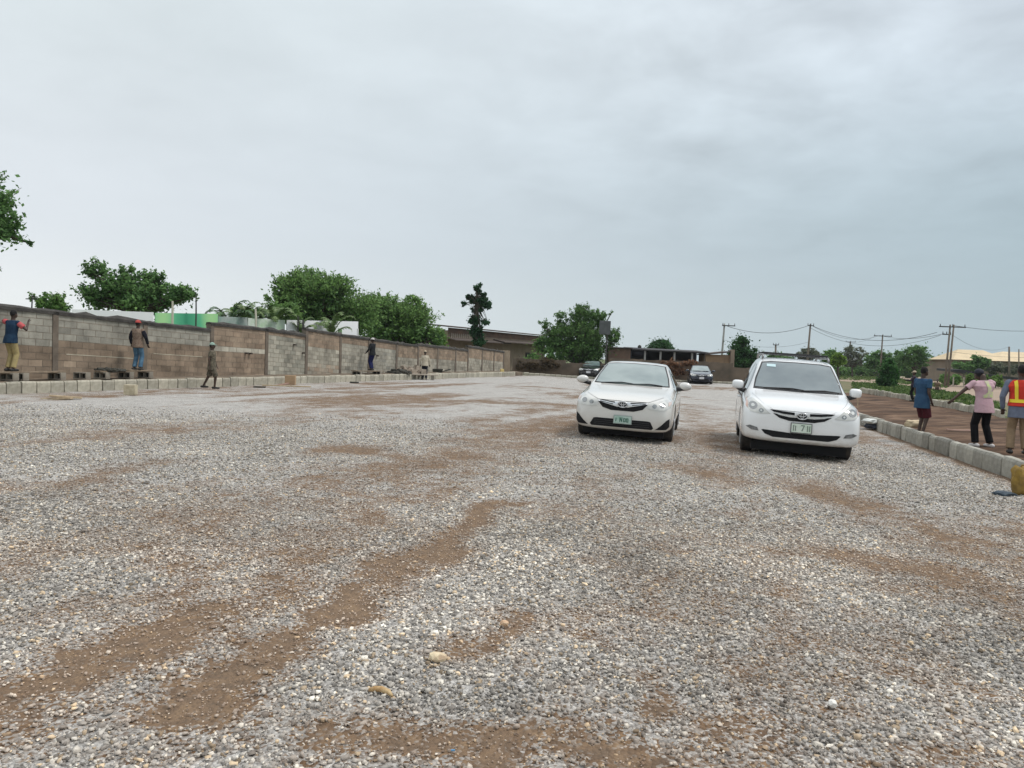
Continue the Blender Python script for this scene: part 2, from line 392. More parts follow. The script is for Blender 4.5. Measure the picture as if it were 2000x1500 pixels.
def build_stones():
    """loose crushed stone lying over the lot in front of the camera"""
    # angular base stones
    iv = np.array([(x, y, z) for z in (-.62, .62) for x, y in ((-.62, -.62), (.62, -.62), (.62, .62), (-.62, .62))])
    it = np.array([(0, 1, 5), (0, 5, 4), (1, 2, 6), (1, 6, 5), (2, 3, 7), (2, 7, 6), (3, 0, 4), (3, 4, 7), (4, 5, 6), (4, 6, 7)])
    ov = np.array([(1, 0, 0), (-1, 0, 0), (0, 1, 0), (0, -1, 0), (0, 0, 1), (0, 0, -1.)]); 
    ot = np.array([(0, 2, 4), (2, 1, 4), (1, 3, 4), (3, 0, 4), (2, 0, 5), (1, 2, 5), (3, 1, 5), (0, 3, 5)])
    def batch(n, y0, y1, base, tris, smean):
        # uniform over the trapezoid seen by the camera
        y = np.sqrt(RNG.random(n) * (y1 ** 2 - y0 ** 2) + y0 ** 2); x = (RNG.random(n) * 2 - 1) * (.76 * y + 1.3)
        keep = (x > xL(y) + .1) & (x < xR(y) - .1)
        s = soil(x, y); keep &= RNG.random(n) > np.clip(s * 1.0 - .12, 0, .72)
        keep &= RNG.random(n) < np.clip((y1 - y) / (y1 * .35), .0, 1)
        x = x[keep]; y = y[keep]; s = s[keep]; n = len(x)
        size = np.clip(np.exp(RNG.normal(math.log(smean), .40, n)), smean * .4, smean * 2.7) * (1 - .38 * s)
        sc = np.stack([size * RNG.uniform(.8, 1.3, n), size * RNG.uniform(.6, 1, n), size * RNG.uniform(.35, .7, n)], 1)
        k = len(base)
        V = base[None] * (1 + RNG.uniform(-.25, .25, (n, k, 1))) + RNG.uniform(-.26, .26, (n, k, 3))
        V = V * sc[:, None]
        # random rotation: tilt then spin
        t = RNG.normal(0, .35, n); a = RNG.uniform(0, 2 * PI, n)
        ct, st = np.cos(t)[:, None], np.sin(t)[:, None]; Yv = V[..., 1] * ct - V[..., 2] * st; Zv = V[..., 1] * st + V[..., 2] * ct
        ca, sa = np.cos(a)[:, None], np.sin(a)[:, None]; Xv = V[..., 0] * ca - Yv * sa; Yv = V[..., 0] * sa + Yv * ca
        z0 = lot_z(x, y, s) + size * .12 + RNG.uniform(0, .010, n)
        V = np.stack([Xv + x[:, None], Yv + y[:, None], Zv + z0[:, None]], -1).reshape(-1, 3)
        T = (tris[None] + (np.arange(n) * k)[:, None, None]).reshape(-1, 3)
        u = RNG.random(n); pal = np.array([(.15, .142, .132), (.225, .213, .198), (.32, .304, .282), (.42, .398, .366), (.53, .50, .455), (.70, .66, .59), (.88, .84, .75)])
        c = np.stack([np.interp(u, [0, .2, .42, .62, .8, .93, 1], pal[:, i]) for i in range(3)], 1)
        warm = (RNG.random(n) < .13)[:, None]; c = np.where(warm, c * np.array([1.1, .93, .72]), c)
        c = c * (1 - .45 * s[:, None]) + np.array([.36, .205, .105]) * .45 * s[:, None]
        c = c * np.array([1.03, 1.01, .98]); tone = fbm(x * .9 + 5, y * .9, 3)[:, None]; c = c * (.62 + .80 * tone)
        return V, T, np.repeat(c, k, 0)
    parts = [batch(285000, 2.3, 8.5, iv, it, .0080), batch(370000, 5.5, 19, ov, ot, .0095)]
    V = np.concatenate([p[0] for p in parts]); off = len(parts[0][0])
    T = np.concatenate([parts[0][1], parts[1][1] + off]); c = np.concatenate([p[2] for p in parts])
    me = np_mesh('gravel', V, T, 3); set_color(me, c)
    o = mobj('gravel', me, attr_mat('stone', 'col', rough=.85, noise_amt=.22, nscale=90))
    tag(o, 'loose crushed grey stone scattered over the brown soil of the lot', 'gravel', kind='stuff')
build_stones()

# outer land --------------------------------------------------------
def land_material():
    m = mat('land', (.09, .13, .035), (.15, .135, .07), scale=.06, rough=.95, bump=.4, bscale=3, detail=9, fac=(.45, .62))
    return m
def build_land():
    xs = np.unique(np.concatenate([-np.geomspace(20, 3000, 40), np.linspace(-20, 30, 51), np.geomspace(30, 3000, 50)]))
    ys = np.unique(np.concatenate([-np.geomspace(12, 1500, 25), np.linspace(-12, 90, 52), np.geomspace(92, 4500, 60)]))
    X, Y = np.meshgrid(xs, ys); x = X.ravel(); y = Y.ravel()
    z = ghv(x) - .06
    nr, nc = X.shape; idx = np.arange(nr * nc).reshape(nr, nc)
    f = np.stack([idx[:-1, :-1], idx[:-1, 1:], idx[1:, 1:], idx[1:, :-1]], -1).reshape(-1, 4)
    o = mobj('ground', np_mesh('ground', np.stack([x, y, z], 1), f, 4), land_material()); o['kind'] = 'structure'
build_land()

def sheet(name, pts, m, thick=0.0, sub=0, relief=0.0, kind='structure'):
    """flat polygon sheet; with relief it is a tessellated surface with bumps"""
    if relief:
        P2 = [Vector((p[0], p[1])) for p in pts]; xs = [p.x for p in P2]; ys = [p.y for p in P2]
        from mathutils.geometry import intersect_point_tri_2d
        n = len(P2); edges = [(i, (i + 1) % n) for i in range(n)]; extra = []
        def inside(x, y):
            c = False
            for i in range(n):
                a, b = P2[i], P2[i - 1]
                if (a.y > y) != (b.y > y) and x < (b.x - a.x) * (y - a.y) / (b.y - a.y) + a.x: c = not c
            return c
        y = min(ys)
        while y < max(ys):
            st = sub * max(1, y / 18)
            x = min(xs)
            while x < max(xs):
                q = (x + random.uniform(-.2, .2) * st, y + random.uniform(-.2, .2) * st)
                if inside(*q): extra.append(Vector(q))
                x += st
            y += st
        r = delaunay_2d_cdt(P2 + extra, edges, [], 1, 1e-5)
        zf = pts[0][2] if len(pts[0]) > 2 else 0
        V = np.array([(v.x, v.y) for v in r[0]]); zz = relief(V[:, 0], V[:, 1])
        me = bpy.data.meshes.new(name); me.from_pydata([(a, b, c) for (a, b), c in zip(V, zz)], [], r[2]); me.update()
        o = mobj(name, me, m, smooth=True)
    else:
        me = bpy.data.meshes.new(name); me.from_pydata([tuple(p) for p in pts], [], [list(range(len(pts)))])
        o = mobj(name, me, m)
    # face up
    me = o.data
    if me.polygons[0].normal.z < 0: me.flip_normals()
    o['kind'] = kind; return o

def soil_material(name, furrow=True):
    m = bpy.data.materials.new(name); m.use_nodes = True; t = m.node_tree; b = t.nodes['Principled BSDF']; nn = t.nodes.new; lk = t.links.new
    b.inputs['Roughness'].default_value = .95; b.inputs['Specular IOR Level'].default_value = .15
    tcn = nn('ShaderNodeTexCoord'); mp = nn('ShaderNodeMapping'); mp.inputs['Rotation'].default_value = (0, 0, math.radians(-20)); mp.inputs['Scale'].default_value = (.3, 1.3, 1)
    lk(tcn.outputs['Object'], mp.inputs[0])
    n = nn('ShaderNodeTexNoise'); n.inputs['Scale'].default_value = 1.6; n.inputs['Detail'].default_value = 10; n.inputs['Roughness'].default_value = .7; lk(mp.outputs[0], n.inputs['Vector'])
    r = nn('ShaderNodeValToRGB'); lk(n.outputs[0], r.inputs[0]); e = r.color_ramp.elements
    e[0].position = .34; e[0].color = (.034, .024, .018, 1); e[1].position = .66; e[1].color = (.215, .142, .096, 1); q = e.new(.5); q.color = (.105, .064, .042, 1)
    lk(r.outputs[0], b.inputs['Base Color'])
    bp = nn('ShaderNodeBump'); bp.inputs['Strength'].default_value = .8; bp.inputs['Distance'].default_value = .05; lk(n.outputs[0], bp.inputs['Height']); lk(bp.outputs[0], b.inputs['Normal'])
    return m
def plot_z(x, y):
    base_ = -.0 - .15 * np.clip((y - 18) / 22, 0, 1)
    u = x * .5 + y * .87
    return base_ + (fbm(u * 1.6, (x * .87 - y * .5) * .30, 4) - .5) * .26
far_row = [gp(1680, 766, -.15), gp(1790, 786, -.15), gp(1960, 820, -.15)]
a0 = KR0 + nR * .16
plot_pts = [a0 + dR * -13, a0 + dR * 33, far_row[0] + Vector((.5, 0, 0)), far_row[1], far_row[2], Vector((26, 22, 0)), Vector((34, 4, 0))]
sheet('soil_plot', [(p.x, p.y, 0) for p in plot_pts], soil_material('plot_soil'), sub=.35, relief=plot_z)

# terrace between the left kerb and the wall
tm = mat('terrace_soil', (.11, .085, .06), (.20, .155, .11), scale=2, rough=.95, bump=.6, bscale=8)
bm = bmesh.new()
A = KL0 + nL * .14 - dL * 14; B = KL1 + nL * .14 + dL * 4.5; C_ = B + nL * 1.5; D = A + nL * 1.5
n = 60
rows_ = []
for i in range(n + 1):
    p = A.lerp(B, i / n); q = D.lerp(C_, i / n)
    rows_.append([bm.verts.new((p.x, p.y, -.02)), bm.verts.new((p.x, p.y, .27)), bm.verts.new((p.x * .5 + q.x * .5, p.y * .5 + q.y * .5, .33 + random.uniform(-.03, .03))), bm.verts.new((q.x, q.y, .36)), bm.verts.new((q.x, q.y, -.02))])
for a, b in zip(rows_, rows_[1:]):
    for k in range(4): bm.faces.new((a[k], a[k + 1], b[k + 1], b[k]))
o = bobj('terrace', bm, tm); o['kind'] = 'structure'

# dirt road and far strips on the right
road_m = mat('dirt_road', (.36, .27, .20), (.27, .20, .145), scale=.5, rough=.95, bump=.3, bscale=4)
up = [(1640, 731), (1720, 734), (1800, 737), (1880, 746), (1960, 757), (2060, 772)]; lo = [(2060, 806), (1940, 781), (1880, 768), (1830, 762), (1760, 753), (1700, 749), (1640, 744)]
sheet('dirt_road', [gp(x, y, -.215) for x, y in up + lo], road_m)
verge_m = mat('bare_verge', (.09, .11, .035), (.16, .13, .07), scale=.35, rough=.95, detail=8)
sheet('verge', [gp(x, y, -.225) for x, y in [(1470, 752), (1640, 744), (1700, 749), (1760, 753), (1830, 762), (1940, 781), (2060, 806), (2060, 845), (1960, 812), (1790, 782), (1680, 763), (1480, 758)]], verge_m)
back_m = mat('back_soil', (.20, .16, .12), (.12, .11, .06), scale=.7, rough=.95, bump=.4, bscale=5, detail=8)
sheet('back_verge', [(-8, YB - .02, -.012), (xR(YB) + 6, YB - .02, -.19), (34, 84, -.19), (-14, 84, -.012)], back_m)

# ------------------------------------------------------------------ kerbs
conc = mat('kerb_concrete', (.40, .385, .33), (.22, .21, .18), scale=7, rough=.92, bump=.5, bscale=35, objvar=.28, detail=8, fac=(.35, .75))
conc2 = mat('kerb_concrete_pale', (.46, .43, .35), (.26, .24, .185), scale=6, rough=.92, bump=.5, bscale=35, objvar=.2, detail=8, fac=(.35, .75))
def kerb_mesh(h, L=.424, t=.14):
    bm = bmesh.new(); prof = [(0, 0), (0, h - .05), (.03, h), (t, h), (t, 0)]
    R = [[bm.verts.new((sx * L / 2 + random.uniform(-.006, .006), y, z + random.uniform(-.004, .004))) for y, z in prof] for sx in (-1, 1)]
    for k in range(5): bm.faces.new((R[0][k], R[0][(k + 1) % 5], R[1][(k + 1) % 5], R[1][k]))
    bm.faces.new(R[0][::-1]); bm.faces.new(R[1])
    bmesh.ops.bevel(bm, geom=[e for e in bm.edges], offset=.008, segments=1, affect='EDGES')
    bmesh.ops.recalc_face_normals(bm, faces=bm.faces)
    me = bpy.data.meshes.new('kerb_block'); bm.to_mesh(me); bm.free(); return me
def kerb_row(P, d, nrm, n, step, h, m, label, group, zf, jit=1.0, start=0, skip=()):
    ms = [kerb_mesh(h + random.uniform(-.01, .01)) for _ in range(5)]
    for q in ms: q.materials.append(m)
    for i in range(n):
        if i in skip: continue
        p = P + d * (start + i * step) + nrm * random.uniform(-.012, .012) * jit
        o = bpy.data.objects.new('kerb_block', ms[i % 5]); COL.objects.link(o)
        z = zf(p.x, p.y) - .03 + random.uniform(-.012, .012) * jit
        Y = nrm; X = Vector((Y.y, -Y.x, 0))
        mt = Matrix(((X.x, Y.x, 0, p.x), (X.y, Y.y, 0, p.y), (0, 0, 1, z), (0, 0, 0, 1)))
        o.matrix_world = mt @ Matrix.Rotation(random.uniform(-.03, .03) * jit, 4, 'Z') @ Matrix.Rotation(random.uniform(-.02, .02) * jit, 4, 'Y')
        tag(o, label, 'kerb block', group)
kerb_row(KL0, dL, nL, 99, .452, .36, conc2, 'pale precast kerb block in the long row below the block wall', 'kerb blocks below the block wall', lambda x, y: 0.0, start=-3.2)
kerb_row(KR0, dR, nR, 128, .452, .34, conc, 'grey precast kerb block in the row between gravel and brown soil plot', 'kerb blocks beside the soil plot', lambda x, y: ghv(x), start=-8.1, jit=1.3)
kerb_row(Vector((-.2, YB, 0)), Vector((1, 0, 0)), Vector((0, 1, 0)), 44, .46, .22, conc2, 'low pale kerb block in the far row behind the dark cars', 'kerb blocks at the far end of the lot', lambda x, y: ghv(x), jit=1.6)
fr = [Vector((p.x, p.y, 0)) for p in far_row]
for a, b, s0 in ((fr[0], fr[1], 0), (fr[1], fr[2], 0)):
    d_ = (b - a).normalized(); nn_ = Vector((-d_.y, d_.x, 0))
    kerb_row(a, d_, nn_, int((b - a).length / .47), .47, .36, conc2, 'pale kerb block in the uneven row on the far side of the soil plot', 'kerb blocks on the far side of the soil plot', lambda x, y: -.17, jit=3)

# ------------------------------------------------------------------ block wall on the left
W0 = KL0 + nL * 1.3
def wall_pt(s, off=0): return W0 + dL * s + nL * off
# pilaster positions along the wall and height of the top left / right of each
PIL = [(-7.9, 2.62, 2.62), (-4.3, 2.58, 2.58), (-.8, 2.50, 2.50), (2.70, 2.40, 2.40), (6.25, 2.26, 2.26), (9.6, 2.14, 2.40), (12.97, 2.31, 2.31), (15.9, 2.17, 2.46), (18.8, 2.30, 2.30), (21.6, 2.18, 2.18), (24.67, 2.04, 2.04), (27.37, 1.95, 2.03), (30.1, 1.95, 1.95), (32.9, 1.87, 1.87), (35.0, 1.80, 2.10), (37.6, 1.98, 1.98), (39.95, 1.90, 1.90), (42.0, 1.82, 1.82)]
GREY = (.35, .335, .285); GREY2 = (.30, .285, .24); BR = (.29, .225, .165); BR2 = (.25, .19, .138); PALE = (.56, .52, .43); PALE2 = (.43, .40, .33); ROSE = (.32, .24, .175)
wroot = empty('block_wall', wall_pt(0), 0, 'long boundary wall of grey and brown hollow blocks with dark pilasters', 'wall')
WO = Vector(wroot.location)
wm = attr_mat('wall_block', 'col', rough=.95, bump=.5, bscale=30, noise_amt=.42, nscale=1.2)
pm = mat('pilaster_concrete', (.115, .092, .072), (.19, .155, .12), scale=2.5, rough=.95, bump=.5, bscale=20, detail=8)
cm = mat('coping_concrete', (.028, .026, .024), (.075, .068, .06), scale=2.5, rough=.95, bump=.7, bscale=12, detail=8)
def panel(i, s0, s1, z0, z1):
    bm = bmesh.new(); cols = []
    rowh = .212; bl = .46; zb = .05
    def Z(s, dn): return (z0 + (z1 - z0) * (s - s0) / (s1 - s0)) - dn
    def quadbox(sa, sb, da, db, y0, y1, c):
        vs = []
        for off in (y0, y1):
            for s, dn in ((sa, db), (sb, db), (sb, da), (sa, da)):
                p = wall_pt(s, off) - WO; vs.append(bm.verts.new((p.x, p.y, Z(s, dn))))
        for f in ((0, 1, 2, 3), (7, 6, 5, 4), (0, 4, 5, 1), (1, 5, 6, 2), (2, 6, 7, 3), (3, 7, 4, 0)): bm.faces.new([vs[k] for k in f])
        cols.extend([c] * 8)
    # mortar core
    H = min(z0, z1) - zb
    mort = (.20, .17, .135) if i >= 6 or i < 5 else (.22, .20, .165)
    pale_m = (.33, .30, .25)
    quadbox(s0, s1, .02, H, .0, .18, (.25, .205, .16) if i < 6 else (.27, .235, .185))
    nr = int(H / rowh); r = random.Random(i * 31 + 5)
    smallb = i >= 6
    rowh = rowh * (.92 if smallb else 1); nr = int(H / rowh)
    wbl = .40 if smallb else bl
    for k in range(nr):
        off = (k % 2) * wbl / 2
        s = s0 - off - r.uniform(0, .03)
        while s < s1:
            a = max(s + .009, s0); b = min(s + wbl - .009, s1); s += wbl
            if b - a < .06: continue
            f = (k + .5) / nr
            if i <= 3: c = (GREY, GREY2) if f < (.44, .43, .42, .42)[min(i, 3)] else (BR, BR2)
            elif i == 4: c = (GREY, GREY2) if f < .28 or (i == 4 and False) else (BR, BR2)
            elif i == 5: c = (PALE, PALE2) if k == int(nr * .40) else (BR, ROSE)
            elif i == 6: c = (ROSE, BR) if f < .13 else (PALE2, (.30, .29, .24))
            elif i == 7: c = (ROSE, BR) if f < .36 else ((PALE2, (.28, .26, .21)) if f < .75 else (ROSE, PALE2))
            elif i == 8: c = (ROSE, BR) if f < .22 else ((.33, .31, .26), PALE2)
            elif i == 9: c = (ROSE, BR) if f < .25 else (PALE2, (.30, .29, .25))
            else: c = (ROSE, BR) if f < .45 else ((.36, .33, .27), PALE2)
            t = r.random(); base_ = np.array(c[0]) * t + np.array(c[1]) * (1 - t)
            base_ = base_ * r.uniform(.78, 1.04)
            if r.random() < .06: base_ = base_ * r.choice((.7, 1.28))
            fr_ = -.008 + r.uniform(-.003, .003)
            quadbox(a, b, k * rowh + .009, (k + 1) * rowh - .009, fr_, .01, tuple(base_))
    if i in (4, 3):   # thin pale mortar line one sees half way down
        kk = int(nr * .62); quadbox(s0 + .3, s1 - .4, kk * rowh - .012, kk * rowh + .014, -.016, .01, (.46, .42, .33))
    me = bpy.data.meshes.new('wall_panel'); bmesh.ops.recalc_face_normals(bm, faces=bm.faces); bm.to_mesh(me); bm.free()
    me.transform(Matrix.Identity(4)); set_color(me, np.array(cols))
    mobj('wall_panel', me, wm, wroot)
for i, (a, b) in enumerate(zip(PIL, PIL[1:])):
    panel(i, a[0] + .10, b[0] - .10, a[2], b[1])
    bm = bmesh.new(); vs = []
    # coping, broken up a little along its top
    n = 9; rr = []
    for k in range(n + 1):
        s = a[0] - .1 + (b[0] - a[0] + (.2 if b[1] == b[2] else .0)) * k / n; z = a[2] + (b[1] - a[2]) * k / n
        jt = random.uniform(0, .05) + (.05 if random.random() < .25 else 0)
        ring = []
        for off, dz in ((-.05, -.10), (-.05, .0), (.05, .03 + jt), (.20, .02 + jt * .5), (.23, -.10)):
            p = wall_pt(s, off) - WO; ring.append(bm.verts.new((p.x, p.y, z + .05 + dz)))
        rr.append(ring)
    for u, v in zip(rr, rr[1:]):
        for k in range(5): bm.faces.new((u[k], u[(k + 1) % 5], v[(k + 1) % 5], v[k]))
    bm.faces.new(rr[0][::-1]); bm.faces.new(rr[-1]); bobj('coping', bm, cm, wroot)
for s, zl, zr in PIL:
    bm = bmesh.new(); p = wall_pt(s, .08) - WO; zt = max(zl, zr) + .02
    ang = math.atan2(dL.y, dL.x)
    box(bm, (p.x, p.y, zt / 2), (.20, .24, zt), Matrix.Rotation(ang, 3, 'Z')); bobj('pilaster', bm, pm, wroot, bevel=.01)
# end pier + return, sandy render
bm = bmesh.new(); p = wall_pt(42.55, .1) - WO; box(bm, (p.x, p.y, .98), (.75, .5, 1.96), Matrix.Rotation(.25, 3, 'Z'))
bobj('end_pier', bm, mat('pier_render', (.36, .29, .21), (.27, .21, .15), scale=3, rough=.95, bump=.4), wroot, bevel=.02)
# stumps of timber putlogs sticking from the wall
for s, z in ((11.6, 1.28), (11.85, 1.27), (14.9, 1.72), (15.6, 1.35), (22.4, 1.3)):
    bm = bmesh.new(); p = wall_pt(s, -.05) - WO; box(bm, (p.x, p.y, z), (.10, .2, .07), Matrix.Rotation(math.atan2(nL.y, nL.x) + PI / 2, 3, 'Z')); bobj('putlog', bm, mat('dark_timber', (.04, .032, .025), (.08, .06, .045), scale=6), wroot)

# hollow blocks and planks the masons stand on
hb_m = mat('hollow_block', (.30, .27, .22), (.22, .19, .155), scale=6, rough=.95, bump=.5, objvar=.15)
def hollow_block(loc, rz, label, flat=0):
    """0.45 x 0.225 block lying on its side so its cavities show"""
    bm = bmesh.new(); L, H, D = .45, .22, .22; wl = .035
    box(bm, (0, 0, wl / 2), (L, D, wl)); box(bm, (0, 0, H - wl / 2), (L, D, wl))
    for x in (-L / 2 + wl / 2, 0, L / 2 - wl / 2): box(bm, (x, 0, H / 2), (wl, D - .004, H - 2 * wl))
    box(bm, (0, D / 2 - .02, H / 2), (L - 2 * wl + .002, .03, H - 2 * wl))
    o = bobj('hollow_block', bm, hb_m); o.location = loc; o.rotation_euler = (0, 0, rz); tag(o, label, 'concrete block', 'hollow blocks propping the plank staging'); return o
bm_angle = math.atan2(dL.y, dL.x)
def on_terrace(px, off=.65):
    """point on the terrace at picture column px, off metres in front of the wall"""
    d = ray(px, 735); o_ = W0 - nL * off
    t = ((o_ - CAM).dot(nL) - 0) / (d.x * nL.x + d.y * nL.y)
    P = CAM + d * t; P.z = .34; return P
cav_m = mat('cavity_dark', (.02, .018, .016), rough=1)  # near-black boxes set in the block holes stand for the shade inside
sets = [(18, 'under the plank by the man in yellow trousers'), (38, 'under the plank right of the man in yellow trousers'), (111, 'under the far end of the first plank staging'), (160, 'below the dark sacking, left of the second staging'), (199, 'under the middle of the second staging'), (284, 'under the staging of the man in the red cap'), (246, 'under the near end of the red cap man\'s staging')]
for px, lab in sets:
    P = on_terrace(px, .62)
    ob = hollow_block(P, -.15, 'hollow concrete block ' + lab)
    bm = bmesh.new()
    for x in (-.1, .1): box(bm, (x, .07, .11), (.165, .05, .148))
    bobj('cavity_shade', bm, cav_m, ob)
plank_m = mat('plank_timber', (.13, .10, .07), (.24, .185, .13), scale=5, rough=.9, bump=.3, objvar=.25)
def plank(p0, p1, width, z0, z1, label, name='plank', th=.045, m=None):
    p0 = Vector((p0.x, p0.y, z0)); p1 = Vector((p1.x, p1.y, z1)); mid = (p0 + p1) / 2; d = (p1 - p0)
    L = d.length; bm = bmesh.new(); n = 8; rings = []
    for k in range(n + 1):
        x = -L / 2 + L * k / n; sag = -.02 * (1 - (2 * k / n - 1) ** 2) + random.uniform(-.003, .003)
        rings.append([(x, -width / 2, sag), (x, width / 2, sag), (x, width / 2, sag + th), (x, -width / 2, sag + th)])
    loft(bm, rings); o = bobj(name, bm, m or plank_m, bevel=.005)
    o.location = mid; o.rotation_euler = d.to_track_quat('X', 'Z').to_euler(); return tag(o, label, 'plank')
plank(on_terrace(-30, .62), on_terrace(124, .62), .28, .565, .565, 'thick dark plank staging under the man in yellow trousers')
plank(on_terrace(190, .62), on_terrace(262, .62), .26, .565, .575, 'weathered plank staging left of the man in the red cap')
plank(on_terrace(240, .62), on_terrace(298, .62), .26, .625, .572, 'short plank staging the man in the red cap stands on')
plank(on_terrace(690, .6), on_terrace(745, .6), .28, .50, .46, 'brown plank the man in dark blue stands on')
for px in (697, 736): 
    ob = hollow_block(on_terrace(px, .6) + Vector((0, 0, -.08)), -.1, 'hollow concrete block under the %s end of the brown plank' % ('left' if px < 700 else 'right'))
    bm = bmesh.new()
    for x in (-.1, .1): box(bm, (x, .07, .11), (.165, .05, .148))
    bobj('cavity_shade', bm, cav_m, ob)

# heaps and bits on the terrace and by the kerb
def rubble(name, loc, rx, ry, h, m, label, cat, seed=1, n=60, size=.09, kind=None):
    r = random.Random(seed); bm = bmesh.new()
    for _ in range(n):
        a = r.uniform(0, 2 * PI); q = math.sqrt(r.random()); x = rx * q * math.cos(a); y = ry * q * math.sin(a); z = h * max(0, (1 - q * q)) * r.uniform(.3, 1)
        s = size * r.uniform(.5, 1.6); rot = Matrix.Rotation(r.uniform(0, 6), 3, 'Z') @ Matrix.Rotation(r.uniform(-.5, .5), 3, 'X')
        box(bm, (x, y, z + s * .25), (s * r.uniform(.8, 1.8), s, s * r.uniform(.4, .9)), rot, taper=(r.uniform(.6, .95), r.uniform(.6, .95)))
    ellipsoid(bm, (0, 0, 0), (rx * .8, ry * .8, h * .8))
    o = bobj(name, bm, m, bevel=0); o.location = loc; return tag(o, label, cat, kind=kind)
dk = mat('dark_scrap', (.03, .032, .028), (.07, .065, .05), scale=5, rough=.9, bump=.5)
rb = mat('rubble', (.30, .26, .21), (.17, .13, .10), scale=5, rough=.95, bump=.5, objvar=.2)
rubble('sacking_heap', on_terrace(212, .70) + Vector((0, 0, .26)), .5, .14, .07, dk, 'dark crumpled sacking heaped on the second staging', 'sacking', 3, 40, .08)
rubble('scrap_heap', on_terrace(776, .7), .8, .3, .16, dk, 'dark scrap heap on the terrace left of the man in the pale shirt', 'scrap heap', 4, 50, .12)
rubble('rubble_heap', on_terrace(800, .8) + Vector((0, 0, 0)), .9, .3, .42, rb, 'heap of broken block pieces beside the man in the pale shirt', 'rubble', 5, 60, .2)
def wheelbarrow(loc, rz):
    r = empty('wheelbarrow', loc, rz, 'dark wheelbarrow with long handles standing right of the man in the pale shirt', 'wheelbarrow')
    bm = bmesh.new(); 
    loft(bm, [[(-.28, -.2, .25), (.28, -.2, .25), (.28, .2, .25), (-.28, .2, .25)], [(-.45, -.32, .55), (.42, -.32, .55), (.42, .32, .55), (-.45, .32, .55)]]); bobj('tray', bm, dk, r, bevel=.02)
    for s in (-1, 1):
        bm = bmesh.new(); tube(bm, [(-.6, s * .08, .2), (0, s * .2, .26), (.9, s * .3, .55)], .02); bobj('handle', bm, dk, r)
        bm = bmesh.new(); tube(bm, [(.25, s * .24, .32), (.38, s * .25, 0)], .018); bobj('leg', bm, dk, r)
    bm = bmesh.new(); tube(bm, [(-.6, -.04, .19), (-.6, .04, .19)], .19, 20); bobj('wheel', bm, mat('rubber', (.018, .018, .019), rough=.8), r)
gpw = gp(852, 737); wheelbarrow(gpw, .2)

def slab(name, loc, size, rz, m, label, cat, rx=0, ry=0, bev=.006, parts=1):
    bm = bmesh.new()
    for k in range(parts):
        box(bm, ((k - (parts - 1) / 2) * size[0] * .25, (k - (parts - 1) / 2) * size[1] * .45, size[2] * (.5 + k * .9)), size, Matrix.Rotation(k * .35, 3, 'Z') @ Matrix.Rotation(k * .12, 3, 'Y'))
    o = bobj(name, bm, m, bevel=bev); o.location = loc; o.rotation_euler = (rx, ry, rz); return tag(o, label, cat)
cream = mat('cream_block', (.56, .50, .36), (.42, .36, .25), scale=9, rough=.9, bump=.4)
slab('stone_block', gp(255, 771), (.32, .26, .30), .15, cream, 'cream coloured square block on the gravel below the red cap man', 'block')
slab('timber_offcut', gp(120, 780), (.75, .16, .045), .1, mat('raw_timber', (.52, .42, .28), (.36, .27, .17), scale=8, rough=.85), 'pale raw timber offcuts lying on the gravel near the left kerb', 'timber', ry=-.05, parts=2)
slab('plywood_box', gp(569, 752) + Vector((-.1, .2, 0)), (.42, .3, .40), .1, mat('plywood', (.42, .29, .17), (.33, .22, .13), scale=4, rough=.85), 'tan box standing against the kerb in the middle of the wall', 'box')
slab('timber_batten', gp(560, 755), (1.9, .06, .05), .25, mat('raw_timber', (.5, .4, .27)), 'long thin batten lying on the gravel in front of the tan box', 'timber', ry=.01)
slab('brown_board', gp(545, 753), (.8, .3, .03), .4, mat('brown_board', (.20, .11, .08), (.28, .17, .12), scale=6), 'red brown board propped on the gravel left of the tan box', 'board', ry=-.22, rx=.1)
slab('dark_offcut', gp(507, 757), (.45, .12, .05), .2, dk, 'small dark offcut on the gravel below the brown block panel', 'offcut')
slab('shovel_head', gp(692, 748), (.42, .2, .06), .1, dk, 'small dark scrap piece on the gravel left of the man in dark blue', 'scrap')
slab('dark_rag', gp(735, 741), (.30, .2, .06), .3, dk, 'dark rag on the gravel right of the man in dark blue', 'rag')
# low bench of boards by the pale-shirt man
r_ = empty('low_table', gp(800, 741), bm_angle * 0 + .05, 'long low board laid over blocks in front of the rubble heap', 'low table')
bm = bmesh.new(); box(bm, (0, 0, .30), (3.3, .5, .06)); bobj('table_top', bm, mat('pale_board', (.50, .44, .36), (.36, .30, .24), scale=3), r_, bevel=.01)
for x in (-1.3, 0.1, 1.3):
    bm = bmesh.new(); box(bm, (x, 0, .135), (.18, .3, .27)); bobj('leg', bm, hb_m, r_, bevel=.01)
slab('yellow_jerrycan', gp(984, 735) + Vector((-.15, .1, 0)), (.28, .22, .55), .2, mat('yellow_plastic', (.62, .47, .18), rough=.5), 'pale yellow container standing at the far end of the block wall', 'container', bev=.04)

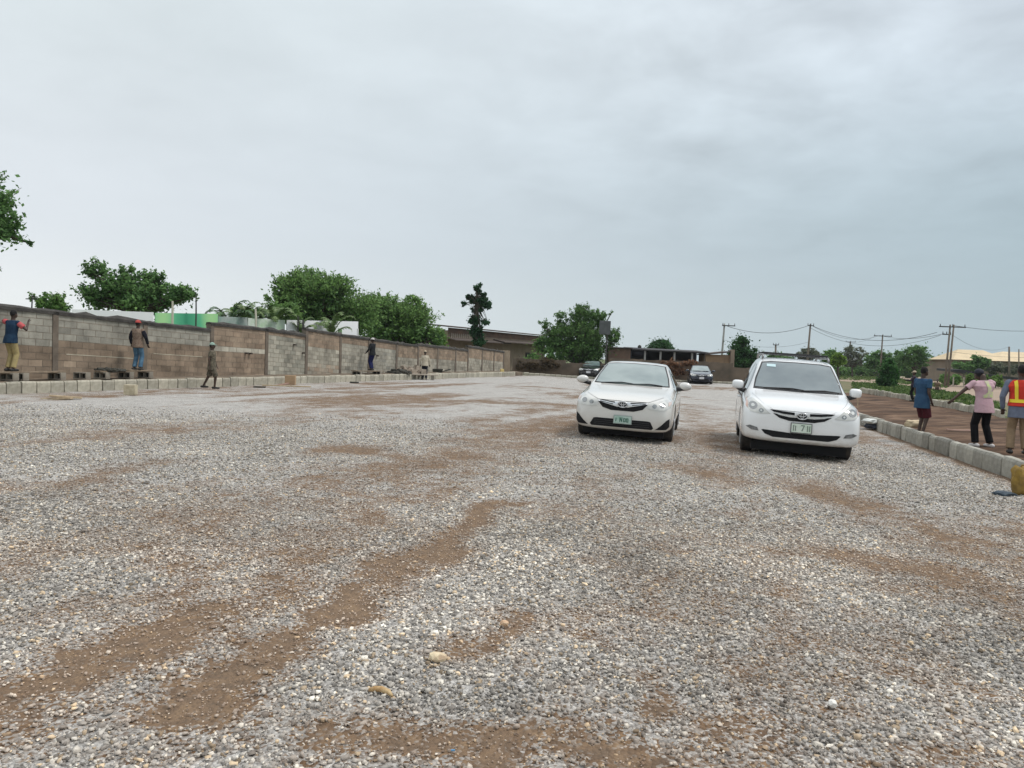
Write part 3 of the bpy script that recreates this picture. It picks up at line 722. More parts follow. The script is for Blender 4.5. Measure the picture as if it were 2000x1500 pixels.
# foreground litter
def pebble(name, loc, s, m, label, cat, rz=0, seed=0, n=2, disp=.25):
    bm = bmesh.new(); bmesh.ops.create_icosphere(bm, subdivisions=n, radius=1); r = random.Random(seed)
    for v in bm.verts:
        k = 1 + r.uniform(-disp, disp) * .5; v.co = Vector((v.co.x * s[0] * k, v.co.y * s[1] * k, v.co.z * s[2] * k))
    o = bobj(name, bm, m); o.location = loc; o.rotation_euler = (.1, .08, rz); return tag(o, label, cat)
pebble('pale_stone', gp(854, 1291) + Vector((0, 0, .02)), (.047, .032, .026), mat('cream_stone', (.72, .62, .42), (.50, .36, .24), scale=25, rough=.8), 'cream coloured flat stone lying on the grey gravel', 'stone', .3, 5)
bm = bmesh.new(); tube(bm, [(-.06, .014, .0), (-.03, .010, .008), (0, .0, .012), (.035, -.018, .008), (.055, -.04, 0)], [.008, .013, .014, .012, .006], 10)
o = bobj('dry_pod', bm, mat('dry_pod', (.36, .20, .07), (.52, .38, .20), scale=30, rough=.6), smooth=True); o.location = gp(745, 1356) + Vector((0, 0, .012)); tag(o, 'curved golden brown seed pod lying on the gravel', 'seed pod')
pebble('orange_stone', gp(985, 1222) + Vector((0, 0, .014)), (.026, .02, .018), mat('orange_stone', (.5, .30, .18), (.6, .45, .3), scale=30, rough=.8), 'small orange tinted stone on the gravel right of the cream stone', 'stone', 0, 8)
pebble('white_stone', gp(1626, 1380) + Vector((0, 0, .014)), (.022, .02, .020), mat('white_stone', (.75, .73, .68), rough=.8), 'small white upright stone in the gravel at lower right', 'stone', 0, 9)
bm = bmesh.new(); box(bm, (0, 0, .004), (.016, .007, .004)); o = bobj('blue_scrap', bm, mat('blue_plastic', (.08, .22, .38), rough=.4)); o.location = gp(884, 1477) + Vector((0, 0, .02)); o.rotation_euler = (0.2, .1, .3); tag(o, 'tiny blue plastic scrap in the gravel at the bottom edge', 'scrap')
# sack and bag by the right kerb
def soft(name, verts_s, loc, rz, m, label, cat, seed=1, parent=None, amp=.12):
    bm = bmesh.new(); bmesh.ops.create_uvsphere(bm, u_segments=28, v_segments=18, radius=1); r = random.Random(seed); ph = [r.uniform(0, 6) for _ in range(6)]
    for v in bm.verts:
        c = v.co.copy(); w_ = 1 + amp * (math.sin(5 * c.x + ph[0]) * math.sin(4 * c.z + ph[1]) + .6 * math.sin(9 * c.y + ph[2] + 3 * c.z) + .4 * math.sin(13 * c.x + 7 * c.z + ph[3]))
        sg = lambda q, e: math.copysign(abs(q) ** e, q)
        v.co = Vector((sg(c.x, .75) * verts_s[0] * w_, sg(c.y, .75) * verts_s[1] * w_, max(sg(c.z, .8) * verts_s[2] * w_, -verts_s[2] * .9)))
    o = bobj(name, bm, m, parent, smooth=True); o.location = loc; o.rotation_euler = (0, 0, rz)
    return tag(o, label, cat) if label else o
P = gp(1702, 838); sr = empty('cement_sack', P, .2, 'slumped white and dark sack leaning on the kerb right of the white van', 'sack')
soft('sack_side', (.30, .22, .10), (.12, 0, .11), .3, mat('sack_dark', (.045, .055, .075), rough=.7), None, None, 4, sr)
soft('sack_top', (.27, .22, .07), (-.02, -.03, .23), .3, mat('sack_white', (.72, .74, .70), (.5, .52, .5), scale=5, rough=.6), None, None, 5, sr)
P = Vector((9.95, 18.6, .10)) ; soft('paper_sack', (.22, .13, .10), P + Vector((.12, .55, .10)), .2, mat('paper_sack', (.58, .48, .32), (.45, .36, .24), scale=5, rough=.8), 'beige paper sack lying on the kerb above the white sack', 'sack', 7)
P = gp(1994, 966, -.19); br = empty('mustard_bag', P, -.2, 'mustard yellow bag standing on the gravel against the right kerb', 'bag')
soft('bag_body', (.16, .14, .21), (.04, 0, .19), 0, mat('mustard_cloth', (.30, .19, .035), (.18, .11, .03), scale=5, rough=.85, bump=.6, bscale=15), None, None, 6, br, .16)
bm = bmesh.new(); tube(bm, [(-.06, -.05, .36), (-.03, -.05, .43), (.06, -.05, .44), (.1, -.05, .36)], .012); bobj('handle', bm, mat('mustard_cloth', (0, 0, 0)), br)
soft('dark_cloth', (.13, .12, .035), gp(1962, 967, -.19) + Vector((0, 0, .02)), .3, mat('navy_cloth', (.035, .055, .075), rough=.7), 'dark blue cloth lying beside the mustard bag', 'cloth', 8)
# thin orange rod and long batten on the soil by the sack
plank(Vector((10.75, 18.9, 0)), Vector((11.6, 19.2, 0)), .05, .10, .08, 'thin pinkish batten lying on brown soil beyond the sack', 'batten', .03, mat('pink_timber', (.46, .30, .24)))
slab('marking_peg', gp(1681, 800, -.15) + Vector((0, .3, 0)), (.03, .03, .45), 0, mat('raw_timber', (.5, .4, .27)), 'thin marking peg in the brown soil right of the van', 'peg')

# ------------------------------------------------------------------ cars
glass_m = mat('windscreen', (.13, .185, .185), (.24, .30, .29), scale=1.6, rough=.05, spec=.9, coat=1.0, detail=2)  # patchy grey-green tones put the cloud reflection into the base colour
side_glass = mat('side_glass', (.02, .026, .028), rough=.05, spec=.8, coat=1.0)
black_pl = mat('black_plastic', (.012, .012, .013), rough=.45)
void_m = mat('grille_void', (.004, .004, .005), rough=.9)  # near-black colour paints the shade of grille and fog openings on flat patches
chrome = mat('chrome', (.68, .69, .70), rough=.3, metal=1)
tyre_m = mat('tyre', (.014, .014, .014), (.05, .042, .035), scale=8, rough=.85)
lens_m = mat('lamp_lens', (.64, .64, .60), (.46, .47, .45), scale=9, rough=.12, spec=.8, coat=1)
refl_m = mat('reflector', (.30, .31, .31), rough=.12, metal=.7)
amber = mat('amber_lens', (.62, .22, .12), rough=.2, coat=1)
def section(st):
    y, zb, wb, wm, zm, wsh, zsh, wt, zte, zc = st
    return [(0, zb), (wb, zb), (wm * .985, zb + .09), (wm, zm), (wsh + .012, zsh - .035), (wsh - .035, zsh + .004), (max(wt, .01), zte), (wt * .9, zte + (zc - zte) * .42), (wt * .55, zc - (zc - zte) * .22), (0, zc)]
def car_body_mesh(stations, front_axle, rear_axle, wr, half):
    bm = bmesh.new(); grid = []
    for st in stations:
        s = section(st); full = s + [(-x, z) for x, z in s[-2:0:-1]]
        grid.append([bm.verts.new((x, st[0], z)) for x, z in full])
    n = len(grid[0]); h = len(s) - 1
    for a, b in zip(grid, grid[1:]):
        for k in range(n): bm.faces.new((a[k], a[(k + 1) % n], b[(k + 1) % n], b[k]))
    for g, fl in ((grid[0], False), (grid[-1], True)):   # end caps as strips of quads
        for k in range(h):
            q = [g[k], g[(n - k) % n], g[(n - k - 1) % n], g[k + 1]]; q2 = []
            for v in q:
                if v not in q2: q2.append(v)
            if len(q2) > 2: bm.faces.new(q2 if fl else q2[::-1])
    bmesh.ops.recalc_face_normals(bm, faces=bm.faces)
    me = bpy.data.meshes.new('tmp'); bm.to_mesh(me); bm.free()
    o = bpy.data.objects.new('tmp', me); COL.objects.link(o)
    m = o.modifiers.new('s', 'SUBSURF'); m.levels = 3; m.render_levels = 3
    dg = bpy.context.evaluated_depsgraph_get(); sm = bpy.data.meshes.new_from_object(o.evaluated_get(dg))
    o.modifiers.clear(); o.data = sm
    bmt = bmesh.new(); bmt.from_mesh(sm); bvh = BVHTree.FromBMesh(bmt); bmt.free()
    # wheel wells
    cut = []
    for ya in (front_axle, rear_axle):
        for sx in (-1, 1):
            b2 = bmesh.new(); tube(b2, [(sx * (half - .30), ya, wr), (sx * (half + .2), ya, wr)], wr + .055, 40)
            bmesh.ops.recalc_face_normals(b2, faces=b2.faces)
            cm_ = bpy.data.meshes.new('cut'); b2.to_mesh(cm_); b2.free(); c = bpy.data.objects.new('cut', cm_); COL.objects.link(c); cut.append(c)
            m = o.modifiers.new('b', 'BOOLEAN'); m.object = c; m.solver = 'EXACT'; m.operation = 'DIFFERENCE'
    dg = bpy.context.evaluated_depsgraph_get(); dg.update(); fm = bpy.data.meshes.new_from_object(o.evaluated_get(dg))
    for c in cut: bpy.data.objects.remove(c)
    bpy.data.objects.remove(o)
    fm.materials.clear()
    return fm, bvh
def patch(bvh, poly, axis='front', off=.004, step=.04, mirror=False, side=1):
    """polygon (x,z) seen from the front, or (y,z) seen from the side, laid on to the body surface"""
    P = [Vector(p) for p in poly]; n = len(P)
    # densify the edges
    Q = []
    for i in range(n):
        a, b = P[i], P[(i + 1) % n]; k = max(1, int((b - a).length / step))
        for j in range(k): Q.append(a.lerp(b, j / k))
    n2 = len(Q); edges = [(i, (i + 1) % n2) for i in range(n2)]; ext = []
    def inside(x, y):
        c = False
        for i in range(n2):
            a, b = Q[i], Q[i - 1]
            if (a.y > y) != (b.y > y) and x < (b.x - a.x) * (y - a.y) / (b.y - a.y) + a.x: c = not c
        return c
    x0, x1 = min(p.x for p in P), max(p.x for p in P); z0, z1 = min(p.y for p in P), max(p.y for p in P)
    x = x0 + step * .5
    while x < x1:
        z = z0 + step * .5
        while z < z1:
            if inside(x, z): ext.append(Vector((x, z)))
            z += step
        x += step
    r = delaunay_2d_cdt(Q + ext, edges, [], 1, 1e-5)
    vs = []; ok = []
    for v in r[0]:
        if axis == 'front': o_ = Vector((v.x, -3, v.y)); d = Vector((0, 1, 0))
        elif axis == 'top': o_ = Vector((v.x, v.y, 4)); d = Vector((0, 0, -1))
        else: o_ = Vector((3 * side, v.x, v.y)); d = Vector((-side, 0, 0))
        loc, nor, _, _ = bvh.ray_cast(o_, d)
        ok.append(loc is not None)
        if loc is None: loc = Vector((v.x, .3, v.y)); nor = -d
        vs.append(loc - d * off * .4 + nor * off * (1 if nor.dot(d) < 0 else -1))
    fc = [f for f in r[2] if all(ok[i] for i in f)]
    return vs, fc
def patch_obj(name, bvh, poly, m, parent, axis='front', off=.004, step=.04, side=1, both=False, y0=0):
    bm = bmesh.new()
    for s in ((1, -1) if both else (1,)):
        pl = [(x * s, z) for x, z in poly] if axis in ('front', 'top') else poly
        vs, fc = patch(bvh, pl, axis, off, step, side=side)
        V = [bm.verts.new((v.x, v.y + y0, v.z)) for v in vs]
        for f in fc:
            try: bm.faces.new([V[i] for i in f])
            except ValueError: pass
    d = {'front': Vector((0, -1, 0)), 'top': Vector((0, 0, 1)), 'side': Vector((side, 0, 0))}[axis]
    me = bpy.data.meshes.new(name)
    for f in bm.faces:
        f.normal_update()
        if f.normal.dot(d) < 0: f.normal_flip()
    bm.to_mesh(me); bm.free(); return mobj(name, me, m, parent, smooth=True)
def wheel(parent, x, y, r, wd, side, rim_m, steer=0):
    w_ = empty('wheel', (x, y, r)); w_.parent = parent
    bm = bmesh.new(); prof = [(-wd / 2, r * .66), (-wd / 2 * .98, r * .90), (-wd / 2 * .8, r * .985), (-wd * .2, r), (wd * .2, r), (wd / 2 * .8, r * .985), (wd / 2 * .98, r * .90), (wd / 2, r * .66)]
    tube(bm, [(p[0] + i * 1e-5, 0, 0) for i, p in enumerate(prof)], [p[1] for p in prof], 36)
    t = bobj('tyre', bm, tyre_m, w_, smooth=False)
    bm = bmesh.new(); o_ = side * (wd / 2 + .002)
    tube(bm, [(o_ - side * .01, 0, 0), (o_ + side * .006, 0, 0)], [r * .64, r * .62], 30)
    rim = bobj('rim', bm, mat('rim_dark', (.05, .05, .052), rough=.5), w_)
    bm = bmesh.new()
    for k in range(7):
        a = k * 2 * PI / 7; rot = Matrix.Rotation(a, 3, 'X')
        box(bm, rot @ Vector((o_ + side * .012, 0, r * .34)), (.018, r * .15, r * .52), rot)
    tube(bm, [(o_, 0, 0), (o_ + side * .024, 0, 0)], r * .14, 16); bobj('spokes', bm, rim_m, w_)
    w_.rotation_euler = (0, 0, steer); return w_
def ring_ellipse(bm, c, rx, rz, t, y, tilt=0):
    pts = []
    n = 20
    R = [[None] * 6 for _ in range(n)]
    for i in range(n):
        a = 2 * PI * i / n; p = Vector((c[0] + rx * math.cos(a), y, c[1] + rz * math.sin(a))); nr_ = Vector((math.cos(a) / rx, 0, math.sin(a) / rz)).normalized()
        for k in range(6):
            b = 2 * PI * k / 6; R[i][k] = bm.verts.new(p + nr_ * t * math.cos(b) + Vector((0, 1, 0)) * t * math.sin(b))
    for i in range(n):
        for k in range(6): bm.faces.new((R[i][k], R[(i + 1) % n][k], R[(i + 1) % n][(k + 1) % 6], R[i][(k + 1) % 6]))
def emblem(parent, x, z, y, w_):
    bm = bmesh.new(); h = w_ * .66; t = w_ * .055
    ring_ellipse(bm, (x, z), w_ / 2, h / 2, t, y); ring_ellipse(bm, (x, z + h * .17), w_ * .36, h * .24, t * .8, y); ring_ellipse(bm, (x, z), w_ * .13, h * .42, t * .8, y)
    em = bobj('emblem', bm, chrome, parent, smooth=True)
    bm = bmesh.new(); ellipsoid(bm, (x, y + .012, z), (w_ * .46, .010, h * .44)); bobj('emblem_back', bm, black_pl, em, smooth=True)
    return em
def front_y(bvh, x, z):
    loc, *_ = bvh.ray_cast(Vector((x, -3, z)), Vector((0, 1, 0))); return loc.y if loc else 0
GL = {'N': [((0, 0), (0, 1)), ((0, 1), (.6, 0)), ((.6, 0), (.6, 1))], '7': [((0, 1), (.6, 1)), ((.6, 1), (.2, 0))], '1': [((.3, 0), (.3, 1))], '0': [((0, 0), (0, 1)), ((0, 1), (.6, 1)), ((.6, 1), (.6, 0)), ((.6, 0), (0, 0))]}
def plate(parent, y, x, z, chars, m_bg, m_ch, m_frame, wd=.36, ht=.17):
    bm = bmesh.new(); box(bm, (x, y, z), (wd + .03, .016, ht + .03)); pf = bobj('number_plate', bm, m_frame, parent, bevel=.004)
    bm = bmesh.new(); box(bm, (x, y - .011, z), (wd, .006, ht)); bobj('plate_face', bm, m_bg, pf)
    bm = bmesh.new()
    for ch, cx_, cz_, s, mm in chars:
        for (a, b), (c, d) in GL[ch]:
            p = Vector((x + cx_ + a * s * .8, y - .017, z + cz_ + b * s)); q = Vector((x + cx_ + c * s * .8, y - .017, z + cz_ + d * s)); dd = q - p
            box(bm, (p + q) / 2, (dd.length + .012, .004, .014), Matrix.Rotation(-math.atan2(dd.z, dd.x), 3, 'Y'))
    bobj('plate_mark', bm, m_ch, pf)
    return pf

def shift_body(root, sx, sz, dz):
    def rec(o):
        for c in o.children:
            if c.name.startswith('wheel') or c.name.startswith('underbody_shade'): continue
            if c.type == 'MESH': c.data.transform(Matrix(((sx, 0, 0, 0), (0, 1, 0, 0), (0, 0, sz, dz), (0, 0, 0, 1))))
            rec(c)
    bpy.context.view_layer.update(); rec(root)
def up(poly, dz): return [(x, z + dz) for x, z in poly]
def make_sedan(name, paint, label, loc, rz, dark=False, group=None, roll=0, plate_style=0, S=1.0):
    root = empty(name, loc, rz, label, 'car', group); root.rotation_euler = (0, roll, rz); L = 4.82
    st = [  # y, zb, wb, wm, zm, wsh, zsh, wt, zte, zc
     (.00, .25, .55, .63, .46, .59, .64, .48, .69, .705), (.05, .195, .71, .80, .46, .75, .67, .62, .73, .75), (.17, .175, .78, .87, .48, .835, .715, .69, .775, .805), (.42, .175, .81, .90, .52, .87, .775, .73, .84, .87),
     (.90, .18, .82, .908, .55, .882, .815, .745, .885, .915), (1.30, .18, .82, .91, .55, .885, .865, .79, .935, .965), (1.50, .18, .82, .91, .55, .885, .89, .80, .965, .995),
     (1.62, .18, .82, .91, .55, .885, .905, .79, 1.01, 1.045), (2.02, .18, .82, .91, .55, .885, .93, .71, 1.225, 1.265), (2.36, .18, .82, .91, .55, .885, .945, .645, 1.385, 1.425), (2.55, .18, .82, .91, .55, .885, .945, .63, 1.415, 1.455), (3.0, .18, .82, .91, .55, .885, .955, .625, 1.425, 1.47),
     (3.45, .18, .82, .91, .55, .885, .965, .625, 1.40, 1.44), (3.85, .18, .82, .91, .55, .88, .975, .61, 1.27, 1.305), (4.22, .18, .82, .905, .55, .87, .985, .68, 1.09, 1.12), (4.55, .20, .80, .885, .55, .845, .985, .70, 1.055, 1.085), (4.74, .24, .74, .82, .55, .78, .96, .66, 1.02, 1.05), (4.82, .34, .6, .70, .58, .68, .85, .56, .90, .93)]
    fm, bvh = car_body_mesh(st, .96, 3.74, .325, .91)
    def P(o): o.location.y -= L / 2; return o
    body = mobj('body', fm, paint, root, smooth=True); P(body)
    Y0 = -L / 2
    pp = lambda *a, **k: patch_obj(*a, y0=Y0, **k)
    # windscreen: black surround then glass
    pp('windscreen_surround', bvh, [(-.745, .99), (.745, .99), (.705, 1.15), (.60, 1.395), (.40, 1.415), (0, 1.422), (-.40, 1.415), (-.60, 1.395), (-.705, 1.15)], black_pl, root, off=.003)
    ws = pp('windscreen', bvh, [(-.715, 1.005), (-.3, .995), (.3, .995), (.715, 1.005), (.675, 1.16), (.575, 1.38), (.3, 1.403), (-.3, 1.403), (-.575, 1.38), (-.675, 1.16)], glass_m, root, off=.008)
    bm = bmesh.new()
    for a, b in (((-.52, -.1), (.10, .1)),):
        tube(bm, [(-.60, Y0 + 1.50, 1.0), (-.2, Y0 + 1.53, 1.03), (.02, Y0 + 1.50, 1.015)], .011, 6); tube(bm, [(-.02, Y0 + 1.49, 1.005), (.35, Y0 + 1.53, 1.03), (.6, Y0 + 1.52, 1.01)], .011, 6)
    bobj('wiper', bm, black_pl, root)
    for sx in (-1, 1):
        pp('side_window', bvh, [(1.78, .985), (3.70, 1.02), (3.98, 1.06), (3.55, 1.30), (3.1, 1.345), (2.6, 1.34), (2.36, 1.30)], side_glass, root, axis='side', side=sx, off=.004)
        pp('door_line', bvh, [(2.78, .3), (2.80, .3), (2.81, 1.0), (2.79, 1.0)], void_m, root, axis='side', side=sx, off=.003)
        pp('sill_trim', bvh, [(1.4, .19), (3.3, .19), (3.3, .23), (1.4, .23)], black_pl, root, axis='side', side=sx, off=.003)  # black strip along the lower sill
        for yh in (2.55, 3.5):
            bm = bmesh.new(); box(bm, (sx * .905, Y0 + yh, .86), (.03, .18, .028)); bobj('door_handle', bm, paint, root, bevel=.008)
        # mirror
        mr = bmesh.new(); ellipsoid(mr, (sx * 1.035, Y0 + 1.86, 1.03), (.125, .075, .082), Matrix.Rotation(sx * .12, 3, 'Y')); mo = bobj('wing_mirror', mr, paint, root, smooth=True)
        bm = bmesh.new(); tube(bm, [(sx * .86, Y0 + 1.86, .955), (sx * 1.0, Y0 + 1.86, .975), (sx * 1.08, Y0 + 1.87, .965)], [.045, .035, .02], 8); bobj('mirror_arm', bm, black_pl, mo, smooth=True)
    for ya, a in ((.96, 0), (3.74, 0)):
        for sx in (-1, 1): wheel(root, sx * .80, Y0 + ya, .325, .215, sx, chrome if not dark else refl_m)
    # lamps
    for sx in (-1, 1):
        lamp = pp('headlight', bvh, [(sx * x, z) for x, z in [(.44, 0.630), (.60, 0.605), (.75, 0.615), (.84, 0.670), (.868, 0.750), (.855, 0.820), (.72, 0.795), (.56, 0.745), (.45, 0.725)]], lens_m, root, off=.006, step=.03)
        for cx_, cz_, r in ((.565, .68, .042), (.70, .70, .05)):
            pp('reflector', bvh, [(sx * (cx_ + r * math.cos(t)), cz_ + r * .85 * math.sin(t)) for t in [k * PI / 6 for k in range(12)]], refl_m, lamp, off=.009, step=.03)
        pp('turn_lens', bvh, [(sx * x, z) for x, z in [(.80, 0.685), (.845, 0.730), (.84, 0.775), (.79, 0.755)]], mat('pink_lens', (.55, .42, .36), rough=.2, coat=1), lamp, off=.010, step=.03)
        pp('fog_recess', bvh, [(sx * x, z) for x, z in [(.60, .255), (.79, .265), (.84, .32), (.838, .47), (.79, .44), (.70, .34)]], void_m, root, off=.004, step=.03)
    pp('bumper_grille', bvh, [(-.54, .25), (.54, .25), (.57, .28), (.51, .39), (.46, .40), (-.46, .40), (-.51, .39), (-.57, .28)], void_m, root, off=.004)
    bm = bmesh.new()
    for z in (.29, .325, .36):
        tube(bm, [(-.50, Y0 + front_y(bvh, -.50, z) - .006, z), (-.25, Y0 + front_y(bvh, -.25, z) - .006, z), (0, Y0 + front_y(bvh, 0, z) - .006, z), (.25, Y0 + front_y(bvh, .25, z) - .006, z), (.5, Y0 + front_y(bvh, .5, z) - .006, z)], .005, 6)
    bobj('grille_slat', bm, black_pl, root)
    g = pp('radiator_grille', bvh, [(-.44, 0.695), (-.36, 0.600), (-.2, 0.555), (.2, 0.555), (.36, 0.600), (.44, 0.695), (.43, 0.715), (.2, 0.695), (-.2, 0.695), (-.43, 0.715)], void_m, root, off=.004)
    pp('chrome_bar', bvh, [(-.44, 0.722), (-.44, 0.705), (-.2, 0.650), (-.1, 0.625), (.1, 0.625), (.2, 0.650), (.44, 0.705), (.44, 0.722), (.15, 0.712), (-.15, 0.712)], chrome, g, off=.008)
    for sx in (-1, 1):
        pp('grille_slot', bvh, [(sx * x, z) for x, z in [(.14, 0.695), (.42, 0.722), (.42, 0.730), (.14, 0.708)]], void_m, g, off=.012, step=.03)
        pp('grille_slot', bvh, [(sx * x, z) for x, z in [(.17, 0.662), (.41, 0.702), (.41, 0.710), (.17, 0.676)]], void_m, g, off=.012, step=.03)
    emblem(g, 0, .675, Y0 + front_y(bvh, 0, .675) - .022, .17)
    pl_bg = mat('plate_green_white', (.50, .60, .55), (.30, .46, .38), scale=9, rough=.5)
    if plate_style == 0:
        plate(root, Y0 + front_y(bvh, 0, .39) - .03, .02, .395, [('N', -.045, -.035, .07, 0), ('0', .02, -.035, .06, 0), ('0', .07, -.035, .06, 0), ('1', -.13, -.03, .055, 0)], pl_bg, mat('plate_green', (.03, .13, .085), rough=.5), mat('plate_frame', (.30, .34, .32), rough=.4), .30, .13)
    else:
        plate(root, Y0 + front_y(bvh, 0, .47) - .03, 0, .46, [], mat('plate_white', (.6, .6, .62), rough=.5), mat('plate_green', (.03, .13, .085)), black_pl)
    # underbody + bonnet shut lines
    bm = bmesh.new(); box(bm, (0, Y0 + 2.4, .175), (1.5, 4.2, .13)); bobj('underbody_shade', bm, void_m, root)  # black slab, lowered and widened to deepen the shade under the car
    pp('bonnet_gap', bvh, [(-.70, 0.835), (-.45, 0.740), (0, 0.735), (.45, 0.740), (.70, 0.835), (.695, 0.830), (.45, 0.734), (0, 0.729), (-.45, 0.734), (-.695, 0.830)], black_pl, root, off=.003, step=.03)
    shift_body(root, 1.02, 1.0, .035); root.scale = (S, S, S)
    return root

def make_van(name, paint, label, loc, rz, roll=0):
    root = empty(name, loc, rz, label, 'car'); root.rotation_euler = (0, roll, rz); L = 5.1; Y0 = -L / 2
    st = [
     (.00, .28, .62, .72, .50, .68, .66, .52, .74, .76), (.05, .225, .78, .89, .50, .85, .73, .69, .81, .84), (.17, .20, .86, .955, .52, .92, .81, .78, .89, .93), (.42, .195, .89, .975, .56, .94, .87, .81, .965, 1.0),
     (.80, .19, .89, .98, .6, .945, .905, .81, 1.01, 1.045), (1.10, .19, .89, .982, .6, .95, .95, .81, 1.06, 1.095), (1.24, .19, .89, .983, .6, .95, .97, .80, 1.095, 1.13), (1.60, .19, .89, .985, .6, .95, .99, .745, 1.33, 1.37), (2.00, .19, .89, .985, .6, .95, 1.0, .70, 1.59, 1.635), (2.22, .19, .89, .985, .6, .95, 1.0, .685, 1.655, 1.70), (2.8, .19, .89, .985, .6, .95, 1.01, .68, 1.69, 1.745),
     (4.1, .19, .89, .985, .6, .95, 1.02, .68, 1.685, 1.74), (4.65, .2, .88, .975, .6, .94, 1.02, .665, 1.63, 1.68), (4.86, .22, .86, .96, .6, .92, 1.0, .65, 1.50, 1.55), (5.02, .26, .8, .92, .6, .88, .97, .68, 1.15, 1.18), (5.1, .4, .7, .82, .62, .80, .9, .66, .98, 1.0)]
    fm, bvh = car_body_mesh(st, 1.0, 4.03, .345, .985)
    body = mobj('body', fm, paint, root, smooth=True); body.location.y = Y0
    pp = lambda *a, **k: patch_obj(*a, y0=Y0, **k)
    pp('windscreen_surround', bvh, [(-.77, 1.10), (0, 1.09), (.77, 1.10), (.735, 1.30), (.625, 1.62), (.45, 1.645), (0, 1.652), (-.45, 1.645), (-.625, 1.62), (-.735, 1.30)], black_pl, root, off=.003)
    ws = pp('windscreen', bvh, [(-.74, 1.135), (0, 1.125), (.74, 1.135), (.705, 1.30), (.605, 1.595), (.42, 1.62), (0, 1.628), (-.42, 1.62), (-.605, 1.595), (-.705, 1.30)], mat('windscreen_dark', (.075, .11, .125), (.12, .16, .17), scale=2, rough=.05, spec=.9, coat=1.0, detail=2), root, off=.008)  # blue-grey base colour carries the sky reflection on the glass
    pp('windscreen_sticker', bvh, [(-.53, 1.525), (-.37, 1.525), (-.37, 1.578), (-.53, 1.578)], mat('sticker', (.42, .60, .64), (.55, .68, .70), scale=40, rough=.4), ws, off=.013, step=.03)
    bm = bmesh.new(); tube(bm, [(-.60, Y0 + 1.18, 1.13), (-.1, Y0 + 1.20, 1.15), (.1, Y0 + 1.15, 1.13)], .012, 6); tube(bm, [(.05, Y0 + 1.15, 1.12), (.45, Y0 + 1.2, 1.15), (.7, Y0 + 1.19, 1.13)], .012, 6); bobj('wiper', bm, black_pl, root)
    for sx in (-1, 1):
        pp('side_window', bvh, [(1.42, 1.055), (4.75, 1.09), (4.7, 1.50), (4.3, 1.57), (2.3, 1.57), (1.98, 1.50)], side_glass, root, axis='side', side=sx, off=.004)
        pp('pillar_trim', bvh, [(2.62, 1.0), (2.72, 1.0), (2.72, 1.6), (2.62, 1.6)], black_pl, root, axis='side', side=sx, off=.008)
        for yd in (1.65, 2.68, 3.9): pp('door_line', bvh, [(yd, .32), (yd + .014, .32), (yd + .014, 1.04), (yd, 1.04)], void_m, root, axis='side', side=sx, off=.003)
        for yh in (2.45, 2.9):
            bm = bmesh.new(); box(bm, (sx * .985, Y0 + yh, .88), (.035, .18, .03)); bobj('door_handle', bm, paint, root, bevel=.008)
        mr = bmesh.new(); ellipsoid(mr, (0, 0, 0), (1, 1, 1)); 
        for v in mr.verts:
            c = v.co; sg = lambda q, e: math.copysign(abs(q) ** e, q)
            v.co = Vector((sx * 1.035 + sg(c.x, .6) * .105, Y0 + 1.62 + c.y * .075, 1.145 + sg(c.z, .6) * .085))
        mo = bobj('wing_mirror', mr, paint, root, smooth=True)
        bm = bmesh.new(); tube(bm, [(sx * .90, Y0 + 1.60, 1.035), (sx * .97, Y0 + 1.62, 1.05), (sx * 1.05, Y0 + 1.63, 1.07)], [.05, .04, .025], 8); bobj('mirror_arm', bm, black_pl, mo, smooth=True)
    for ya in (1.0, 4.03):
        for sx in (-1, 1): wheel(root, sx * .875, Y0 + ya, .345, .225, sx, chrome)
    for sx in (-1, 1):
        lamp = pp('headlight', bvh, [(sx * x, z) for x, z in [(.56, 0.700), (.70, 0.695), (.83, 0.720), (.90, 0.795), (.905, 0.890), (.87, 0.955), (.78, 0.940), (.66, 0.850), (.56, 0.750), (.50, 0.705)]], lens_m, root, off=.006, step=.03)
        for cx_, cz_, r, mm in ((.79, .825, .072, refl_m), (.655, .75, .04, refl_m)):
            pp('reflector', bvh, [(sx * (cx_ + r * math.cos(t)), cz_ + r * .9 * math.sin(t)) for t in [k * PI / 6 for k in range(12)]], mm, lamp, off=.009, step=.03)
            pp('bulb', bvh, [(sx * (cx_ + r * .4 * math.cos(t)), cz_ + r * .4 * math.sin(t)) for t in [k * PI / 6 for k in range(12)]], mat('bulb_grey', (.55, .57, .55), rough=.15, coat=1), lamp, off=.012, step=.03)
        pp('side_lens', bvh, [(sx * x, z) for x, z in [(.875, 0.770), (.905, 0.810), (.90, 0.910), (.885, 0.935), (.865, 0.880)]], mat('pale_amber', (.55, .33, .25), rough=.2, coat=1), lamp, off=.010, step=.03)
        pp('fog_lamp', bvh, [(sx * x, z) for x, z in [(.67, 0.390), (.79, 0.400), (.885, 0.455), (.82, 0.480), (.70, 0.450)]], mat('fog_grey', (.06, .065, .065), (.22, .22, .22), scale=20, rough=.25), root, off=.005, step=.03)
    pp('bumper_grille', bvh, [(-.44, 0.305), (.44, 0.305), (.57, 0.350), (.63, 0.415), (.60, 0.425), (.2, 0.402), (-.2, 0.402), (-.60, 0.425), (-.63, 0.415), (-.57, 0.350)], void_m, root, off=.004)
    pp('number_recess', bvh, [(-.5, .385), (.5, .385), (.52, .392), (-.52, .392)], mat('soft_gap', (.2, .2, .2)), root, off=.003)
    g = pp('radiator_grille', bvh, [(-.47, 0.725), (-.36, 0.650), (-.2, 0.610), (.2, 0.610), (.36, 0.650), (.47, 0.725), (.40, 0.715), (.2, 0.672), (-.2, 0.672), (-.40, 0.715)], void_m, root, off=.004)
